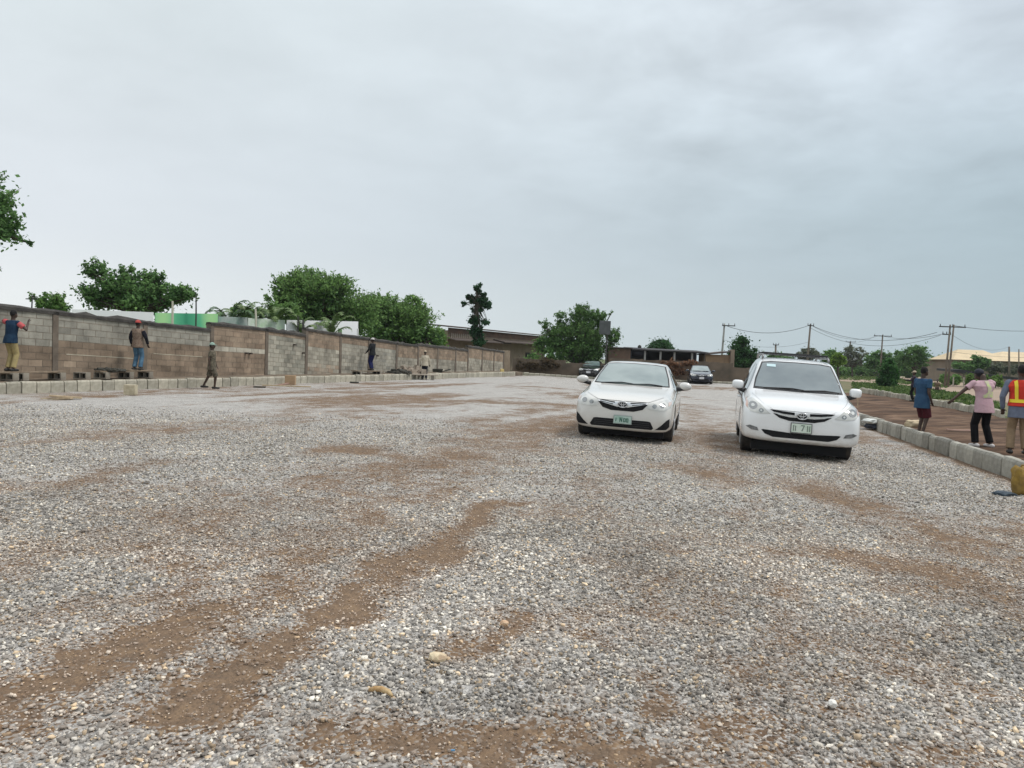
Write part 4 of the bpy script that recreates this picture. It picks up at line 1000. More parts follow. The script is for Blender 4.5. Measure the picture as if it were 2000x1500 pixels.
    for sx in (-1, 1): pp('grille_slot', bvh, [(sx * x, z) for x, z in [(.12, 0.715), (.12, 0.760), (.3, 0.768), (.52, 0.785), (.46, 0.750), (.3, 0.725)]], void_m, g, off=.005, step=.03)
    pp('chrome_bar', bvh, [(-.47, 0.742), (-.35, 0.697), (-.2, 0.675), (.2, 0.675), (.35, 0.697), (.47, 0.742), (.36, 0.722), (.2, 0.705), (-.2, 0.705), (-.36, 0.722)], chrome, g, off=.008)
    emblem(g, 0, .71, Y0 + front_y(bvh, 0, .71) - .022, .17)
    plate(root, Y0 + front_y(bvh, 0, .50) - .03, 0, .50, [('7', 0.0, -.04, .09, 0), ('1', -.145, -.045, .09, 0), ('1', -.11, -.045, .08, 0), ('1', .075, -.045, .09, 0), ('1', .11, -.045, .09, 0)], mat('plate_white_green', (.72, .76, .70), (.50, .62, .50), scale=9, rough=.5), mat('plate_grey', (.16, .20, .17), rough=.5), mat('plate_frame_dark', (.14, .14, .14), rough=.4), .31, .15)
    bm = bmesh.new(); box(bm, (0, Y0 + 2.5, .205), (1.64, 4.5, .16)); bobj('underbody_shade', bm, void_m, root)  # black slab hung below the sills so the ground underneath stays dark
    pp('bonnet_gap', bvh, [(-.80, 1.020), (-.62, 0.870), (-.46, 0.785), (0, 0.780), (.46, 0.785), (.62, 0.870), (.80, 1.020), (.793, 1.020), (.613, 0.867), (.455, 0.779), (0, 0.774), (-.455, 0.779), (-.613, 0.867), (-.793, 1.020)], black_pl, root, off=.002, step=.03)
    # roof rack
    rk = empty('roof_rack', (0, 0, 0)); rk.parent = root
    bm = bmesh.new()
    for sx in (-1, 1):
        tube(bm, [(sx * .60, Y0 + 2.2, 1.70), (sx * .60, Y0 + 2.35, 1.775), (sx * .60, Y0 + 4.3, 1.79), (sx * .60, Y0 + 4.5, 1.72)], .022, 8)
    bobj('side_rail', bm, mat('rail_grey', (.20, .20, .20), rough=.35, metal=.6), rk, smooth=True)
    for y in (2.55, 3.1, 3.7, 4.2):
        bm = bmesh.new(); box(bm, (0, Y0 + y, 1.815), (1.24, .07, .035)); bobj('cross_bar', bm, black_pl, rk, bevel=.01)
    shift_body(root, 1.072, 1.03, .085)
    return root

white1 = mat('paint_pearl', (.66, .655, .625), rough=.25, spec=.5, coat=1.0)
white2 = mat('paint_white', (.80, .815, .82), rough=.25, spec=.5, coat=1.0)
navy = mat('paint_navy', (.006, .014, .035), rough=.2, spec=.6, coat=1.0)
grey_d = mat('paint_charcoal', (.012, .014, .017), rough=.2, spec=.6, coat=1.0)
def dusty(m, z0, z1):
    t = m.node_tree; b = t.nodes['Principled BSDF']; nn = t.nodes.new; lk = t.links.new
    c = tuple(b.inputs['Base Color'].default_value); tcn = nn('ShaderNodeTexCoord'); sp = nn('ShaderNodeSeparateXYZ'); lk(tcn.outputs['Object'], sp.inputs[0])
    n = nn('ShaderNodeTexNoise'); n.inputs['Scale'].default_value = 7; n.inputs['Detail'].default_value = 8; n.inputs['Roughness'].default_value = .7; lk(tcn.outputs['Object'], n.inputs['Vector'])
    mr = nn('ShaderNodeMapRange'); mr.inputs[1].default_value = z1; mr.inputs[2].default_value = z0; lk(sp.outputs[2], mr.inputs[0])
    mu = nn('ShaderNodeMath'); mu.operation = 'MULTIPLY'; lk(mr.outputs[0], mu.inputs[0]); lk(n.outputs[0], mu.inputs[1])
    ad = nn('ShaderNodeMath'); ad.operation = 'MULTIPLY_ADD'; lk(n.outputs[0], ad.inputs[0]); ad.inputs[1].default_value = .10; lk(mu.outputs[0], ad.inputs[2])
    mx_ = nn('ShaderNodeMix'); mx_.data_type = 'RGBA'; mx_.inputs[6].default_value = c; mx_.inputs[7].default_value = (.36, .28, .20, 1); lk(ad.outputs[0], mx_.inputs[0]); lk(mx_.outputs[2], b.inputs['Base Color'])
dusty(white1, .15, .55); dusty(white2, .25, .60)
def place_car(tl, tr, half_len):
    """front wheels' ground points at the picture columns/rows tl (left) and tr (right)"""
    a = gp(*tl); b = gp(*tr); return a, b
SED = (2.86, 17.6); VAN = (6.05, 17.0)
def heading(yaw, front_mid, L):
    """car facing the camera side: rear is along the heading direction"""
    d = Vector((math.sin(yaw), math.cos(yaw), 0)); c = Vector((front_mid[0], front_mid[1], 0)) + d * L / 2; return c
c = heading(math.radians(14), (2.13, 14.85), 4.82 * 1.055); make_sedan('white_sedan', white1, 'pearl white saloon car parked on the gravel left of the white van', (c.x, c.y, gh(c.x)), -math.radians(14), roll=.034, S=1.055)
c = heading(math.radians(15), (5.18, 13.72), 5.1 * 1.02); make_van('white_minivan', white2, 'white minivan with black roof rack parked beside the right kerb', (c.x, c.y, gh(c.x)), -math.radians(15), roll=.040)
P = gp(1370, 750, -.17); c = heading(math.radians(10), (P.x, P.y), 4.8); make_sedan('dark_sedan', navy, 'dark navy saloon car parked in front of the shed between the two white cars', (c.x, c.y, -.19), -math.radians(10), dark=True, plate_style=1)
P = gp(1151, 738, -.09); c = heading(math.radians(14), (P.x - .1, P.y), 4.8); make_sedan('dark_sedan', grey_d, 'charcoal saloon car with pale plate parked behind the white saloon near the green bushes', (c.x, c.y, -.10), -math.radians(14), dark=True, plate_style=1)

# ------------------------------------------------------------------ people
skin_m = mat('skin_dark', (.045, .024, .016), (.07, .04, .027), scale=9, rough=.55)
hair_m = mat('hair_black', (.006, .005, .005), rough=.9)
def remesh(o, vox, smooth=4):
    r = o.modifiers.new('join', 'REMESH'); r.mode = 'VOXEL'; r.voxel_size = vox; r.use_smooth_shade = True
    s = o.modifiers.new('smooth', 'SMOOTH'); s.iterations = smooth; s.factor = .5
def oval(bm, rings, seg=18):
    """rings: (cx,cy,cz,rx,ry[,yaw])"""
    R = []
    for r in rings:
        cx, cy, cz, rx, ry = r[:5]
        R.append([(cx + rx * math.cos(a), cy + ry * math.sin(a), cz) for a in [2 * PI * k / seg for k in range(seg)]])
    loft(bm, R)
def hand(bm, wrist, dirv, side, s=1.0, curl=.5):
    """palm, four unequal fingers and a thumb leaving its side"""
    d = Vector(dirv).normalized(); up = Vector((0, 1, 0)) if abs(d.y) < .8 else Vector((0, 0, 1)); lat = d.cross(up).normalized() * side; nrm = lat.cross(d).normalized() * side
    w_ = Vector(wrist); pc = w_ + d * .05 * s
    rot = Matrix((lat, d, nrm)).transposed()
    ellipsoid(bm, pc, (.040 * s, .052 * s, .017 * s), rot, 10, 8)
    for k, (o_, l) in enumerate(((-.029, .066), (-.010, .076), (.010, .071), (.028, .056))):
        b = w_ + d * .085 * s + lat * o_ * s; m1 = b + (d * math.cos(curl * .6) + nrm * math.sin(curl * .6)) * l * .5 * s; e = m1 + (d * math.cos(curl * 1.7) + nrm * math.sin(curl * 1.7)) * l * .5 * s
        capsule(bm, b, m1, .0095 * s, .009 * s, 6); capsule(bm, m1, e, .009 * s, .0075 * s, 6)
    b = w_ + d * .03 * s - lat * .034 * s; m1 = b + (d * .6 - lat * .7 + nrm * .3).normalized() * .035 * s; e = m1 + (d * .95 - lat * .1 + nrm * .4).normalized() * .032 * s
    capsule(bm, b, m1, .012 * s, .011 * s, 6); capsule(bm, m1, e, .0105 * s, .009 * s, 6)
def person(label, loc, rz, H=1.72, shirt=None, sleeve='short', pants=None, leg='long', shoe=None, hat=None, lean=(0, 0), feet=((-.11, 0, 0), (.11, 0, 0)),
           armL=((-.09, .02, -.28), (-.02, .08, -.25)), armR=((.09, .02, -.28), (.02, .08, -.25)), head=(0, 0, 0), hem=.0, vest=None, vox=.012, hip=None, hat_kind='cap', bulk=1.0, sleeve_m=None, group=None, sit=False):
    k = H / 1.72; root = empty('person', loc, rz, label, 'person', group)
    hipz = hip if hip is not None else .90
    HP = Vector((0, 0, hipz)); CH = HP + Vector((lean[0], lean[1], .50)); # shoulder line centre
    if lean[0] or lean[1]:
        v = CH - HP; CH = HP + v.normalized() * .50
    axis = (CH - HP).normalized()
    NK = CH + axis * .07; HD = NK + axis * .13 + Vector(head)
    SH = [CH + Vector((-.165 * bulk, 0, -.035)), CH + Vector((.165 * bulk, 0, -.035))]
    HJ = [HP + Vector((-.085, 0, -.02)), HP + Vector((.085, 0, -.02))]
    FT = [Vector(f) + Vector((0, 0, .07)) for f in feet]
    arms = []
    for i, a in enumerate((armL, armR)):
        e = SH[i] + Vector(a[0]).normalized() * .285; w_ = e + Vector(a[1]).normalized() * .25; arms.append((SH[i], e, w_))
    knees = []
    for i in range(2):
        if sit: knees.append(HJ[i] + Vector((0, .40, .05)))
        else:
            m = (HJ[i] + FT[i]) / 2; L_ = (HJ[i] - FT[i]).length; b = math.sqrt(max(.0, (.84 / 2) ** 2 - (L_ / 2) ** 2)); knees.append(m + Vector((0, max(b, .01), 0)))
    def torso(bm, g, z0=-.06, top=True, wf=1.0):
        R = []
        for t, rx, ry in ((z0, .155 + (.028 if g else 0), .115 + (.03 if g else 0)), (.02, .16 + g * .5, .115 + g * .6), (.14, .140 + g * .4, .105), (.28, .155, .115), (.40, .175 * bulk, .115), (.475, .145 * bulk, .09), (.525, .085, .07)):
            p = HP + (CH - HP) / .50 * t; R.append((p.x, p.y, p.z, (rx + g) * wf, (ry + g) * wf))
        oval(bm, R)
    # body: one continuous surface
    bm = bmesh.new(); torso(bm, 0)
    capsule(bm, CH, NK + axis * .05, .06, .052)
    hr = Matrix.Identity(3)
    ellipsoid(bm, HD, (.074, .092, .115)); ellipsoid(bm, HD + Vector((0, .045, -.055)), (.052, .055, .055))
    capsule(bm, HD + Vector((0, .085, .01)), HD + Vector((0, .108, -.022)), .010, .016, 8)      # nose
    capsule(bm, HD + Vector((-.018, .094, -.055)), HD + Vector((.018, .094, -.055)), .009, .009, 6)  # lips
    for s in (-1, 1): ellipsoid(bm, HD + Vector((s * .076, -.005, -.01)), (.010, .02, .032), None, 8, 6)
    for i, (a, b, c) in enumerate(arms):
        capsule(bm, a, b, .048, .038); capsule(bm, b, c, .038, .025); hand(bm, c, (c - b), -1 if i == 0 else 1)
    for i in range(2):
        capsule(bm, HJ[i], knees[i], .085, .055); capsule(bm, knees[i], FT[i], .055, .036)
        f = FT[i] + Vector((0, 0, -.035)); capsule(bm, f + Vector((0, -.05, -.005)), f + Vector((0, .14, -.012)), .036, .026)
    body = bobj('body', bm, skin_m, root); remesh(body, min(vox, .010))
    bm = bmesh.new()
    for s in (-1, 1): ellipsoid(bm, HD + Vector((s * .03, .082, .008)), (.012, .009, .008), None, 8, 6)
    bobj('eye', bm, mat('eye_white', (.35, .33, .30), rough=.3), body)
    bm = bmesh.new(); ellipsoid(bm, HD + Vector((0, -.012, .022)), (.080, .094, .106)); 
    bmesh.ops.bisect_plane(bm, geom=bm.verts[:] + bm.edges[:] + bm.faces[:], plane_co=HD + Vector((0, .03, .0)), plane_no=Vector((0, .8, -.6)), clear_outer=True)
    bobj('hair', bm, hair_m, root, smooth=True)
    if hat:
        bm = bmesh.new(); ellipsoid(bm, HD + Vector((0, -.004, .035)), (.088, .104, .098))
        bmesh.ops.bisect_plane(bm, geom=bm.verts[:] + bm.edges[:] + bm.faces[:], plane_co=HD + Vector((0, 0, .03)), plane_no=Vector((0, 0, -1)), clear_outer=True)
        if hat_kind == 'cap': ellipsoid(bm, HD + Vector((0, .11, .035)), (.065, .075, .010), Matrix.Rotation(-.2, 3, 'X'))
        else: ellipsoid(bm, HD + Vector((0, 0, .045)), (.17, .18, .012))
        bobj('hat', bm, hat, root, smooth=True)
    # trousers / shorts
    if pants:
        bm = bmesh.new()
        oval(bm, [(HP.x, HP.y, HP.z - .10, .165, .125), (HP.x, HP.y, HP.z, .17, .13), (HP.x + lean[0] * .15, HP.y + lean[1] * .15, HP.z + .09, .155, .12)])
        for i in range(2):
            kn = knees[i]
            if leg == 'long':
                capsule(bm, HJ[i] + Vector((0, 0, -.02)), kn, .100, .078); e = kn.lerp(FT[i], .93); tube(bm, [kn + (kn - e) * .05, kn.lerp(e, .5), e], [.077, .074, .072], 14)
            else:
                e = HJ[i].lerp(kn, 1.0); tube(bm, [HJ[i], HJ[i].lerp(e, .6), e + (e - HJ[i]) * .06], [.105, .105, .10], 14)
        o = bobj('trousers' if leg == 'long' else 'shorts', bm, pants, root); remesh(o, vox, 3)
    if shirt:
        bm = bmesh.new(); torso(bm, .022, z0=-.10 - hem)
        for i, (a, b, c) in enumerate(arms):
            if sleeve == 'none': continue
            e = a.lerp(b, .62) if sleeve == 'short' else b
            capsule(bm, a, a.lerp(e, .6), .066, .062); tube(bm, [a.lerp(e, .25), a.lerp(e, .6), e], [.062, .064, .070 if sleeve == 'short' else .054], 12)
            if sleeve == 'long': capsule(bm, b, b.lerp(c, .9), .054, .042)
        o = bobj('shirt', bm, shirt, root); remesh(o, vox, 3)
        if sleeve_m:
            bm = bmesh.new()
            for a, b, c in arms:
                e = a.lerp(b, .66); tube(bm, [a.lerp(e, .12), e], [.074, .078], 12); 
                if sleeve_m[1] == 'long': capsule(bm, b, b.lerp(c, .85), .058, .046); tube(bm, [a.lerp(b, .6), b], [.072, .062], 12)
            o = bobj('sleeve', bm, sleeve_m[0], root); remesh(o, vox, 2)
    if vest:
        bm = bmesh.new(); torso(bm, .040, z0=.02); o = bobj('vest', bm, vest, root); remesh(o, vox, 2)
        if vest_stripes:
            pass
    if shoe:
        for i in range(2):
            bm = bmesh.new(); f = FT[i] + Vector((0, 0, -.03)); capsule(bm, f + Vector((0, -.06, -.002)), f + Vector((0, .15, -.012)), .046, .036, 10)
            bmesh.ops.bisect_plane(bm, geom=bm.verts[:] + bm.edges[:] + bm.faces[:], plane_co=f + Vector((0, 0, -.038)), plane_no=Vector((0, 0, -1)), clear_outer=True)
            bobj('shoe', bm, shoe, root, smooth=True)
    root.scale = (k, k, k)
    return root, dict(HP=HP, CH=CH, HD=HD, arms=arms)
vest_stripes = True
cl = lambda n, a, b=None, s=8: mat('cloth_' + n, a, b if b else tuple(x * .5 for x in a), scale=s, rough=.9, bump=1.0, bscale=9, detail=7, spec=.2)
blk_shoe = mat('shoe_black', (.015, .014, .013), rough=.6)
# mason in yellow trousers, seen from behind on the staging
P = on_terrace(20, .62); P.z = .61
person('man in yellow trousers and dark blue vest working at the wall', P, -.25, 1.78, shirt=cl('navy', (.012, .03, .065), (.02, .05, .09)), sleeve='short', pants=cl('khaki_yellow', (.42, .34, .16), (.30, .24, .12)), shoe=blk_shoe,
       armL=((-.8, .25, .12), (-.5, .6, .15)), armR=((.5, .35, -.55), (-.25, .45, .8)), feet=((-.09, 0, 0), (.09, 0, 0)), lean=(.04, .03), sleeve_m=(cl('red', (.55, .09, .10), (.45, .12, .12)), 'short'), hem=.02)
P = on_terrace(268, .62); P.z = .62
person('man in a red cap, brown top and blue jeans standing on planks at the wall', P, -.1, 1.72, shirt=cl('brown_pattern', (.16, .105, .08), (.26, .20, .15), 22), sleeve='long', pants=cl('jeans', (.06, .13, .21), (.10, .19, .27)), shoe=blk_shoe, hat=mat('cap_red', (.42, .06, .05), rough=.8),
       armL=((-.4, .1, -.8), (-.05, .35, -.8)), armR=((.4, .1, -.85), (0, .35, -.7)), feet=((-.12, 0, 0), (.10, 0, 0)), sleeve_m=(cl('dark_sleeve', (.02, .02, .03)), 'long'), hem=.03)
P = gp(413, 759)
person('man walking in camouflage clothes and a pale green cap below the block wall', P, math.radians(-80), 1.66, shirt=cl('camouflage', (.17, .145, .105), (.07, .065, .048), 14), sleeve='short', pants=cl('camouflage_trouser', (.16, .135, .10), (.06, .055, .04), 12), leg='short', shoe=blk_shoe, hat=mat('cap_pale', (.25, .36, .30), rough=.8),
       armL=((-.2, .15, -.9), (0, .3, -.9)), armR=((.2, -.2, -.9), (0, .1, -.9)), feet=((-.05, -.30, .03), (.05, .12, 0)), hem=.10)
P = on_terrace(726, .6); P.z = .52
person('slim man in dark blue trousers standing on the brown plank at the wall', P, math.radians(60), 1.74, shirt=cl('black_shirt', (.025, .028, .032)), sleeve='long', pants=cl('deep_blue', (.015, .02, .09)), shoe=blk_shoe, hat=mat('cap_white', (.55, .53, .5), rough=.8),
       armL=((-.3, .1, -.9), (.1, .6, -.5)), armR=((.2, .5, -.7), (0, .9, .2)), feet=((-.07, 0, 0), (.07, .03, 0)), vox=.016)
P = gp(829, 741)
person('man in a pale cream shirt and black trousers standing before the rubble heap', P, math.radians(10), 1.70, shirt=cl('cream', (.52, .47, .37), (.42, .37, .29)), sleeve='long', pants=cl('black_navy', (.012, .014, .03)), shoe=blk_shoe, hat=mat('cap_tan', (.42, .34, .24), rough=.8),
       armL=((-.35, .1, -.9), (.0, .2, -.9)), armR=((.35, .1, -.9), (.1, .3, -.8)), feet=((-.10, 0, 0), (.10, 0, 0)), vox=.018)
P = gp(1418, 741, -.19)
person('worker in green clothes and white cap by the brown wall right of the dark saloon', P + Vector((0, 1.0, .2)), math.radians(-60), 1.65, shirt=cl('teal', (.02, .22, .19), (.02, .16, .14)), sleeve='long', pants=cl('green', (.02, .20, .12)), shoe=blk_shoe, hat=mat('cap_white', (.55, .53, .5)),
       armL=((-.2, .5, -.4), (0, .9, .3)), armR=((.2, .5, -.4), (0, .9, .3)), lean=(0, .12), vox=.02)
# three men behind the right kerb
pb, _i = person('man in a dark blue shirt and maroon shorts standing sideways behind the kerb', Vector((9.87, 18.45, -.01)), math.radians(-72), 1.64, shirt=cl('blue', (.025, .06, .12), (.035, .085, .15)), sleeve='short', pants=cl('maroon', (.075, .012, .02), (.05, .01, .014)), leg='short', shoe=blk_shoe,
       armL=((-.15, .1, -.9), (.1, .35, -.85)), armR=((.08, -.12, -.95), (.0, .38, -.85)), feet=((-.09, .03, 0), (.09, -.03, 0)), hem=.12, bulk=1.22, vox=.009, head=(0, .03, 0))
# white earphone wire / collar detail of the blue shirt man
# man in the pink shirt leaning forward
pk, ip = person('man in a pink shirt with lime print and black trousers pointing at the kerb', Vector((9.70, 15.75, .015)), math.radians(8), 1.66, shirt=cl('pink', (.52, .36, .39), (.44, .29, .33), 5), sleeve='short', pants=cl('black', (.008, .008, .010)), shoe=mat('shoe_white', (.55, .53, .52), rough=.6),
       armL=((-.75, .15, -.65), (-.72, .15, -.72)), armR=((.35, .75, .1), (.1, .9, .1)), feet=((-.16, 0, 0), (.13, -.08, 0)), lean=(.03, .10), hem=.07, bulk=1.35, vox=.009, head=(-.03, .08, -.05), hat=mat('cap_dark', (.012, .014, .024), rough=.8))
# lime print on the back, laid on the shirt
dg = bpy.context.evaluated_depsgraph_get()
def print_on(root, child_name, poly, m, off=.006, name='print', back=True):
    ch = [c for c in root.children if c.name.startswith(child_name)][0]
    bpy.context.view_layer.update(); dg = bpy.context.evaluated_depsgraph_get(); ev = ch.evaluated_get(dg); me = ev.to_mesh(); b_ = bmesh.new(); b_.from_mesh(me)
    # local space: seen from behind means from -y
    bv = BVHTree.FromBMesh(b_); b_.free(); ev.to_mesh_clear()
    vs, fc = patch(bv, poly, 'front', off, .025); bm = bmesh.new(); V = [bm.verts.new(v) for v in vs]
    for f in fc:
        try: bm.faces.new([V[i] for i in f])
        except ValueError: pass
    for f in bm.faces:
        f.normal_update()
        if f.normal.y > 0: f.normal_flip()
    me2 = bpy.data.meshes.new(name); bm.to_mesh(me2); bm.free(); return mobj(name, me2, m, ch, smooth=True)
limem = mat('lime_print', (.50, .60, .26), (.50, .42, .38), scale=18, rough=.9, detail=8, fac=(.42, .6))
print_on(pk, 'shirt', [(-.02, 1.40), (.06, 1.41), (.10, 1.25), (.15, 1.15), (.13, 1.06), (-.09, 1.05), (-.10, 1.10), (.0, 1.16), (.0, 1.28)], limem)
# man in the orange safety vest
vo, iv_ = person('man in an orange and yellow safety vest over a grey shirt at the right edge', Vector((9.78, 14.75, .0)), math.radians(-22), 1.72, shirt=cl('grey_blue', (.16, .185, .25), (.12, .14, .19)), sleeve='long', pants=cl('khaki', (.30, .215, .135), (.22, .155, .095)), shoe=blk_shoe,
       armL=((-.32, -.1, -.9), (.10, .30, -.85)), armR=((.3, .3, -.8), (-.1, .8, .1)), feet=((-.13, 0, 0), (.13, .02, 0)), hem=.10, bulk=1.28, vox=.009, vest=cl('orange_red', (.62, .055, .03), (.52, .04, .03)))
yel = mat('vest_yellow', (.80, .62, .03), rough=.6)
for poly in ([(-.20, .99), (.20, .99), (.20, 1.055), (-.20, 1.055)], [(-.115, 1.05), (-.065, 1.05), (-.085, 1.42), (-.14, 1.39)], [(.115, 1.05), (.065, 1.05), (.085, 1.42), (.14, 1.39)]):
    print_on(vo, 'vest', poly, yel, .006, 'reflective_band')
# far figures on the soil
P = gp(1783, 784, -.12); person('distant man in dark clothes and a tan cap standing behind the man in dark blue', P, math.radians(60), 1.62, shirt=cl('dark_purple', (.045, .035, .05)), sleeve='long', pants=cl('black', (.01, .01, .01)), shoe=blk_shoe, hat=mat('cap_tan', (.42, .34, .24)), armL=((-.3, .4, -.5), (0, .9, .1)), armR=((.2, .1, -.9), (0, .3, -.8)), vox=.022)
P = gp(1830, 766, -.2); person('distant person in a tan top crouching beside the dirt road', P, math.radians(150), 1.5, shirt=cl('tan_top', (.30, .21, .15)), sleeve='short', pants=cl('dark_brown', (.05, .03, .025)), shoe=blk_shoe, hip=.42, feet=((-.12, .25, 0), (.12, .25, 0)), lean=(0, .15), vox=.025)

# ------------------------------------------------------------------ vegetation
leaf_m = attr_mat('leaf', 'col', rough=.75, noise_amt=.15, nscale=3, trans=.38)
bark_m = mat('bark', (.10, .085, .065), (.055, .045, .035), scale=6, rough=.95, bump=.5)
def leaves_mesh(name, C, size, cols, rng, droop=0.0, elong=1.8):
    n = len(C); nrm = rng.normal(0, 1, (n, 3)); nrm[:, 2] = np.abs(nrm[:, 2]) + .3; nrm /= np.linalg.norm(nrm, axis=1)[:, None]
    t = rng.normal(0, 1, (n, 3)); t[:, 2] -= droop; t -= nrm * (t * nrm).sum(1)[:, None]; t /= np.linalg.norm(t, axis=1)[:, None]
    b = np.cross(nrm, t); s = size[:, None]
    V = np.stack([C - t * s * elong / 2, C + b * s * .5, C + t * s * elong / 2, C - b * s * .5], 1).reshape(-1, 3)
    me = np_mesh(name, V, np.arange(n * 4).reshape(-1, 4), 4); set_color(me, np.repeat(cols, 4, 0)); return me
def palette(rng, n, dark, light, w):
    return np.array(dark)[None] * (1 - w[:, None]) + np.array(light)[None] * w[:, None]
def tree(name, label, cat, base, blobs, leaf=.12, n=9000, dark=(.012, .035, .014), light=(.05, .10, .03), trunk_r=.15, seed=1, group=None, sub=26, spread=.26, limbs=True, droop=0, twig=0, trunk_top=None, cols_var=.25):
    """blobs: (x,y,z,rx,ry,rz) in world coordinates; foliage sits in many small clumps inside them"""
    rng = np.random.default_rng(seed); base = Vector(base); leaf = leaf * .66; n = int(n * (.62 if twig else 1.15)); sub = int(sub * 1.3); spread = spread * (.74 if twig else .8)
    root = empty(name, base, 0, label, cat, group)
    vol = np.array([b[3] * b[4] * b[5] for b in blobs]) ** .75; vol /= vol.sum(); C = []; W = []; S = []
    bm = bmesh.new(); cen = Vector(np.average([b[:3] for b in blobs], axis=0, weights=vol)); low = min(b[2] - b[5] for b in blobs)
    tt = Vector(trunk_top) if trunk_top else Vector((cen.x * .6 + base.x * .4, cen.y * .6 + base.y * .4, max(low + .1, base.z + .4)))
    tl = tt - base
    tube(bm, [(0, 0, -.1), tl * .35 + Vector((.05, 0, 0)), tl * .7 - Vector((.04, 0, 0)), tl], [trunk_r * 1.25, trunk_r, trunk_r * .9, trunk_r * .8], 9)
    for bi, b in enumerate(blobs):
        nb = max(3, int(sub * vol[bi] * len(blobs) ** .4)); nl = int(n * vol[bi]); bc = np.array(b[:3]); br = np.array(b[3:6])
        d = rng.normal(0, 1, (nb, 3)); d /= np.linalg.norm(d, axis=1)[:, None]; rad = rng.random(nb) ** .45; cc = bc + d * rad[:, None] * br * (.80 if twig else .92)
        if limbs:
            for q in cc[: min(nb, 12)]:
                e = Vector(q) - base; m = tl.lerp(e, .5) + Vector(rng.normal(0, .06, 3)) * e.length * .5; tube(bm, [tl, m, e], [trunk_r * .45, trunk_r * .25, trunk_r * .07], 5, caps=False)
            for q in cc[12:]:
                e = Vector(q) - base; m = tl.lerp(e, .55); tube(bm, [m, e], [trunk_r * .12, trunk_r * .04], 4, caps=False)
        k = rng.integers(0, nb, nl); cs = spread * (br.mean()) * (.6 + .8 * rng.random(nb))
        g = rng.normal(0, 1, (nl, 3)) * np.array([1, 1, .72]); P = cc[k] + g * (cs[k] * .5)[:, None]
        far_ = rng.random(nl) < (.26 if twig else .10); P = np.where(far_[:, None], P + rng.normal(0, 1, (nl, 3)) * br.mean() * .26, P)
        C.append(P); cw = rng.random(nb)[k] * .5
        up = (P[:, 2] - cc[k][:, 2]) / (cs[k] + .01)
        W.append(np.clip(cw + rng.random(nl) * .35 + up * .0, 0, 1)); S.append(leaf * rng.uniform(.6, 1.35, nl))
        if twig:   # sparse long shoots around the outline
            for _ in range(int(twig * vol[bi] * len(blobs) ** .5) + 1):
                dd = rng.normal(0, 1, 3); dd[2] = abs(dd[2]) * .8 + .1; dd /= np.linalg.norm(dd); dd[2] += .5; dd /= np.linalg.norm(dd); p0 = bc + dd * br * .82; ln = br.mean() * rng.uniform(.2, .6); p1 = p0 + dd * ln + np.array([0, 0, .1 * ln])
                m_ = 22; tq = rng.random(m_)[:, None]; Q = p0 + (p1 - p0) * tq + rng.normal(0, leaf * .6, (m_, 3)); C.append(Q); W.append(rng.random(m_) * .6 + .2); S.append(leaf * rng.uniform(.6, 1.1, m_))
                tube(bm, [Vector(p0) - base, Vector(p1) - base], [.02, .008], 4, caps=False)
    C = np.concatenate(C); W = np.concatenate(W); S = np.concatenate(S)
    ok = C[:, 2] > base.z + .05; C, W, S = C[ok], W[ok], S[ok]
    cols = palette(rng, len(C), dark, light, W); cols *= (1 + rng.uniform(-cols_var, cols_var, len(C)))[:, None]
    bobj('trunk', bm, bark_m, root, smooth=True)
    mobj('crown', leaves_mesh('crown', C - np.array(base), S, cols, rng, droop), leaf_m, root)
    return root
def blob(px0, py0, px1, py1, Y, dep=None):
    """ellipsoid that fills a picture box at distance Y"""
    c = pt((px0 + px1) / 2, (py0 + py1) / 2, Y); rx = (px1 - px0) / 2 * Y / F; rz = (py1 - py0) / 2 * Y / F
    return (c.x, c.y, c.z, rx, dep if dep else (rx + rz) / 2, rz)
def gbase(px, Y, z=0): p = pt(px, 720, Y); return (p.x, p.y, z)

DG = ((.05, .12, .045), (.22, .38, .12)); MG = ((.07, .17, .05), (.28, .45, .13)); LG = ((.07, .13, .03), (.20, .32, .08)); GG = ((.10, .12, .085), (.22, .24, .17)); YG = ((.09, .16, .03), (.24, .38, .06))
# tree cut by the left edge of the picture
Y = 34
tree('tree', 'dark leafy tree entering the picture at the far left edge above the wall', 'tree', gbase(-150, Y), [blob(-190, 350, 10, 480, Y, 2.6), blob(-60, 385, 34, 440, Y, 1.4), blob(-40, 420, 46, 478, Y, 1.3), blob(-300, 380, -120, 500, Y, 2.8), blob(40, 468, 76, 480, Y, .25), blob(-20, 518, 4, 534, Y, .2)], leaf=.20, n=16000, dark=DG[0], light=DG[1], trunk_r=.3, seed=11, sub=60, spread=.30, twig=60, trunk_top=tuple(pt(-170, 430, 34)))
Y = 40
tree('tree', 'spreading dark tree with leaning branches behind the white and green boards', 'tree', gbase(275, Y), [blob(225, 560, 330, 615, Y, 1.6), blob(190, 540, 270, 580, Y, 1.1), blob(160, 514, 215, 545, Y, .6), blob(262, 538, 318, 580, Y, 1), blob(312, 562, 360, 600, Y, .9), blob(338, 563, 392, 590, Y, .7), blob(300, 535, 322, 560, Y, .4), blob(150, 565, 225, 605, Y, 1.2), blob(235, 520, 262, 550, Y, .4)], leaf=.17, n=22000, dark=DG[0], light=DG[1], trunk_r=.2, seed=12, sub=80, spread=.30, twig=40)
Y = 33
tree('shrub', 'light green bush showing above the wall left of the spreading tree', 'shrub', gbase(95, Y), [blob(62, 578, 100, 606, Y, .6), blob(92, 582, 135, 612, Y, .7)], leaf=.13, n=3500, dark=MG[0], light=LG[1], trunk_r=.05, seed=13, twig=14)
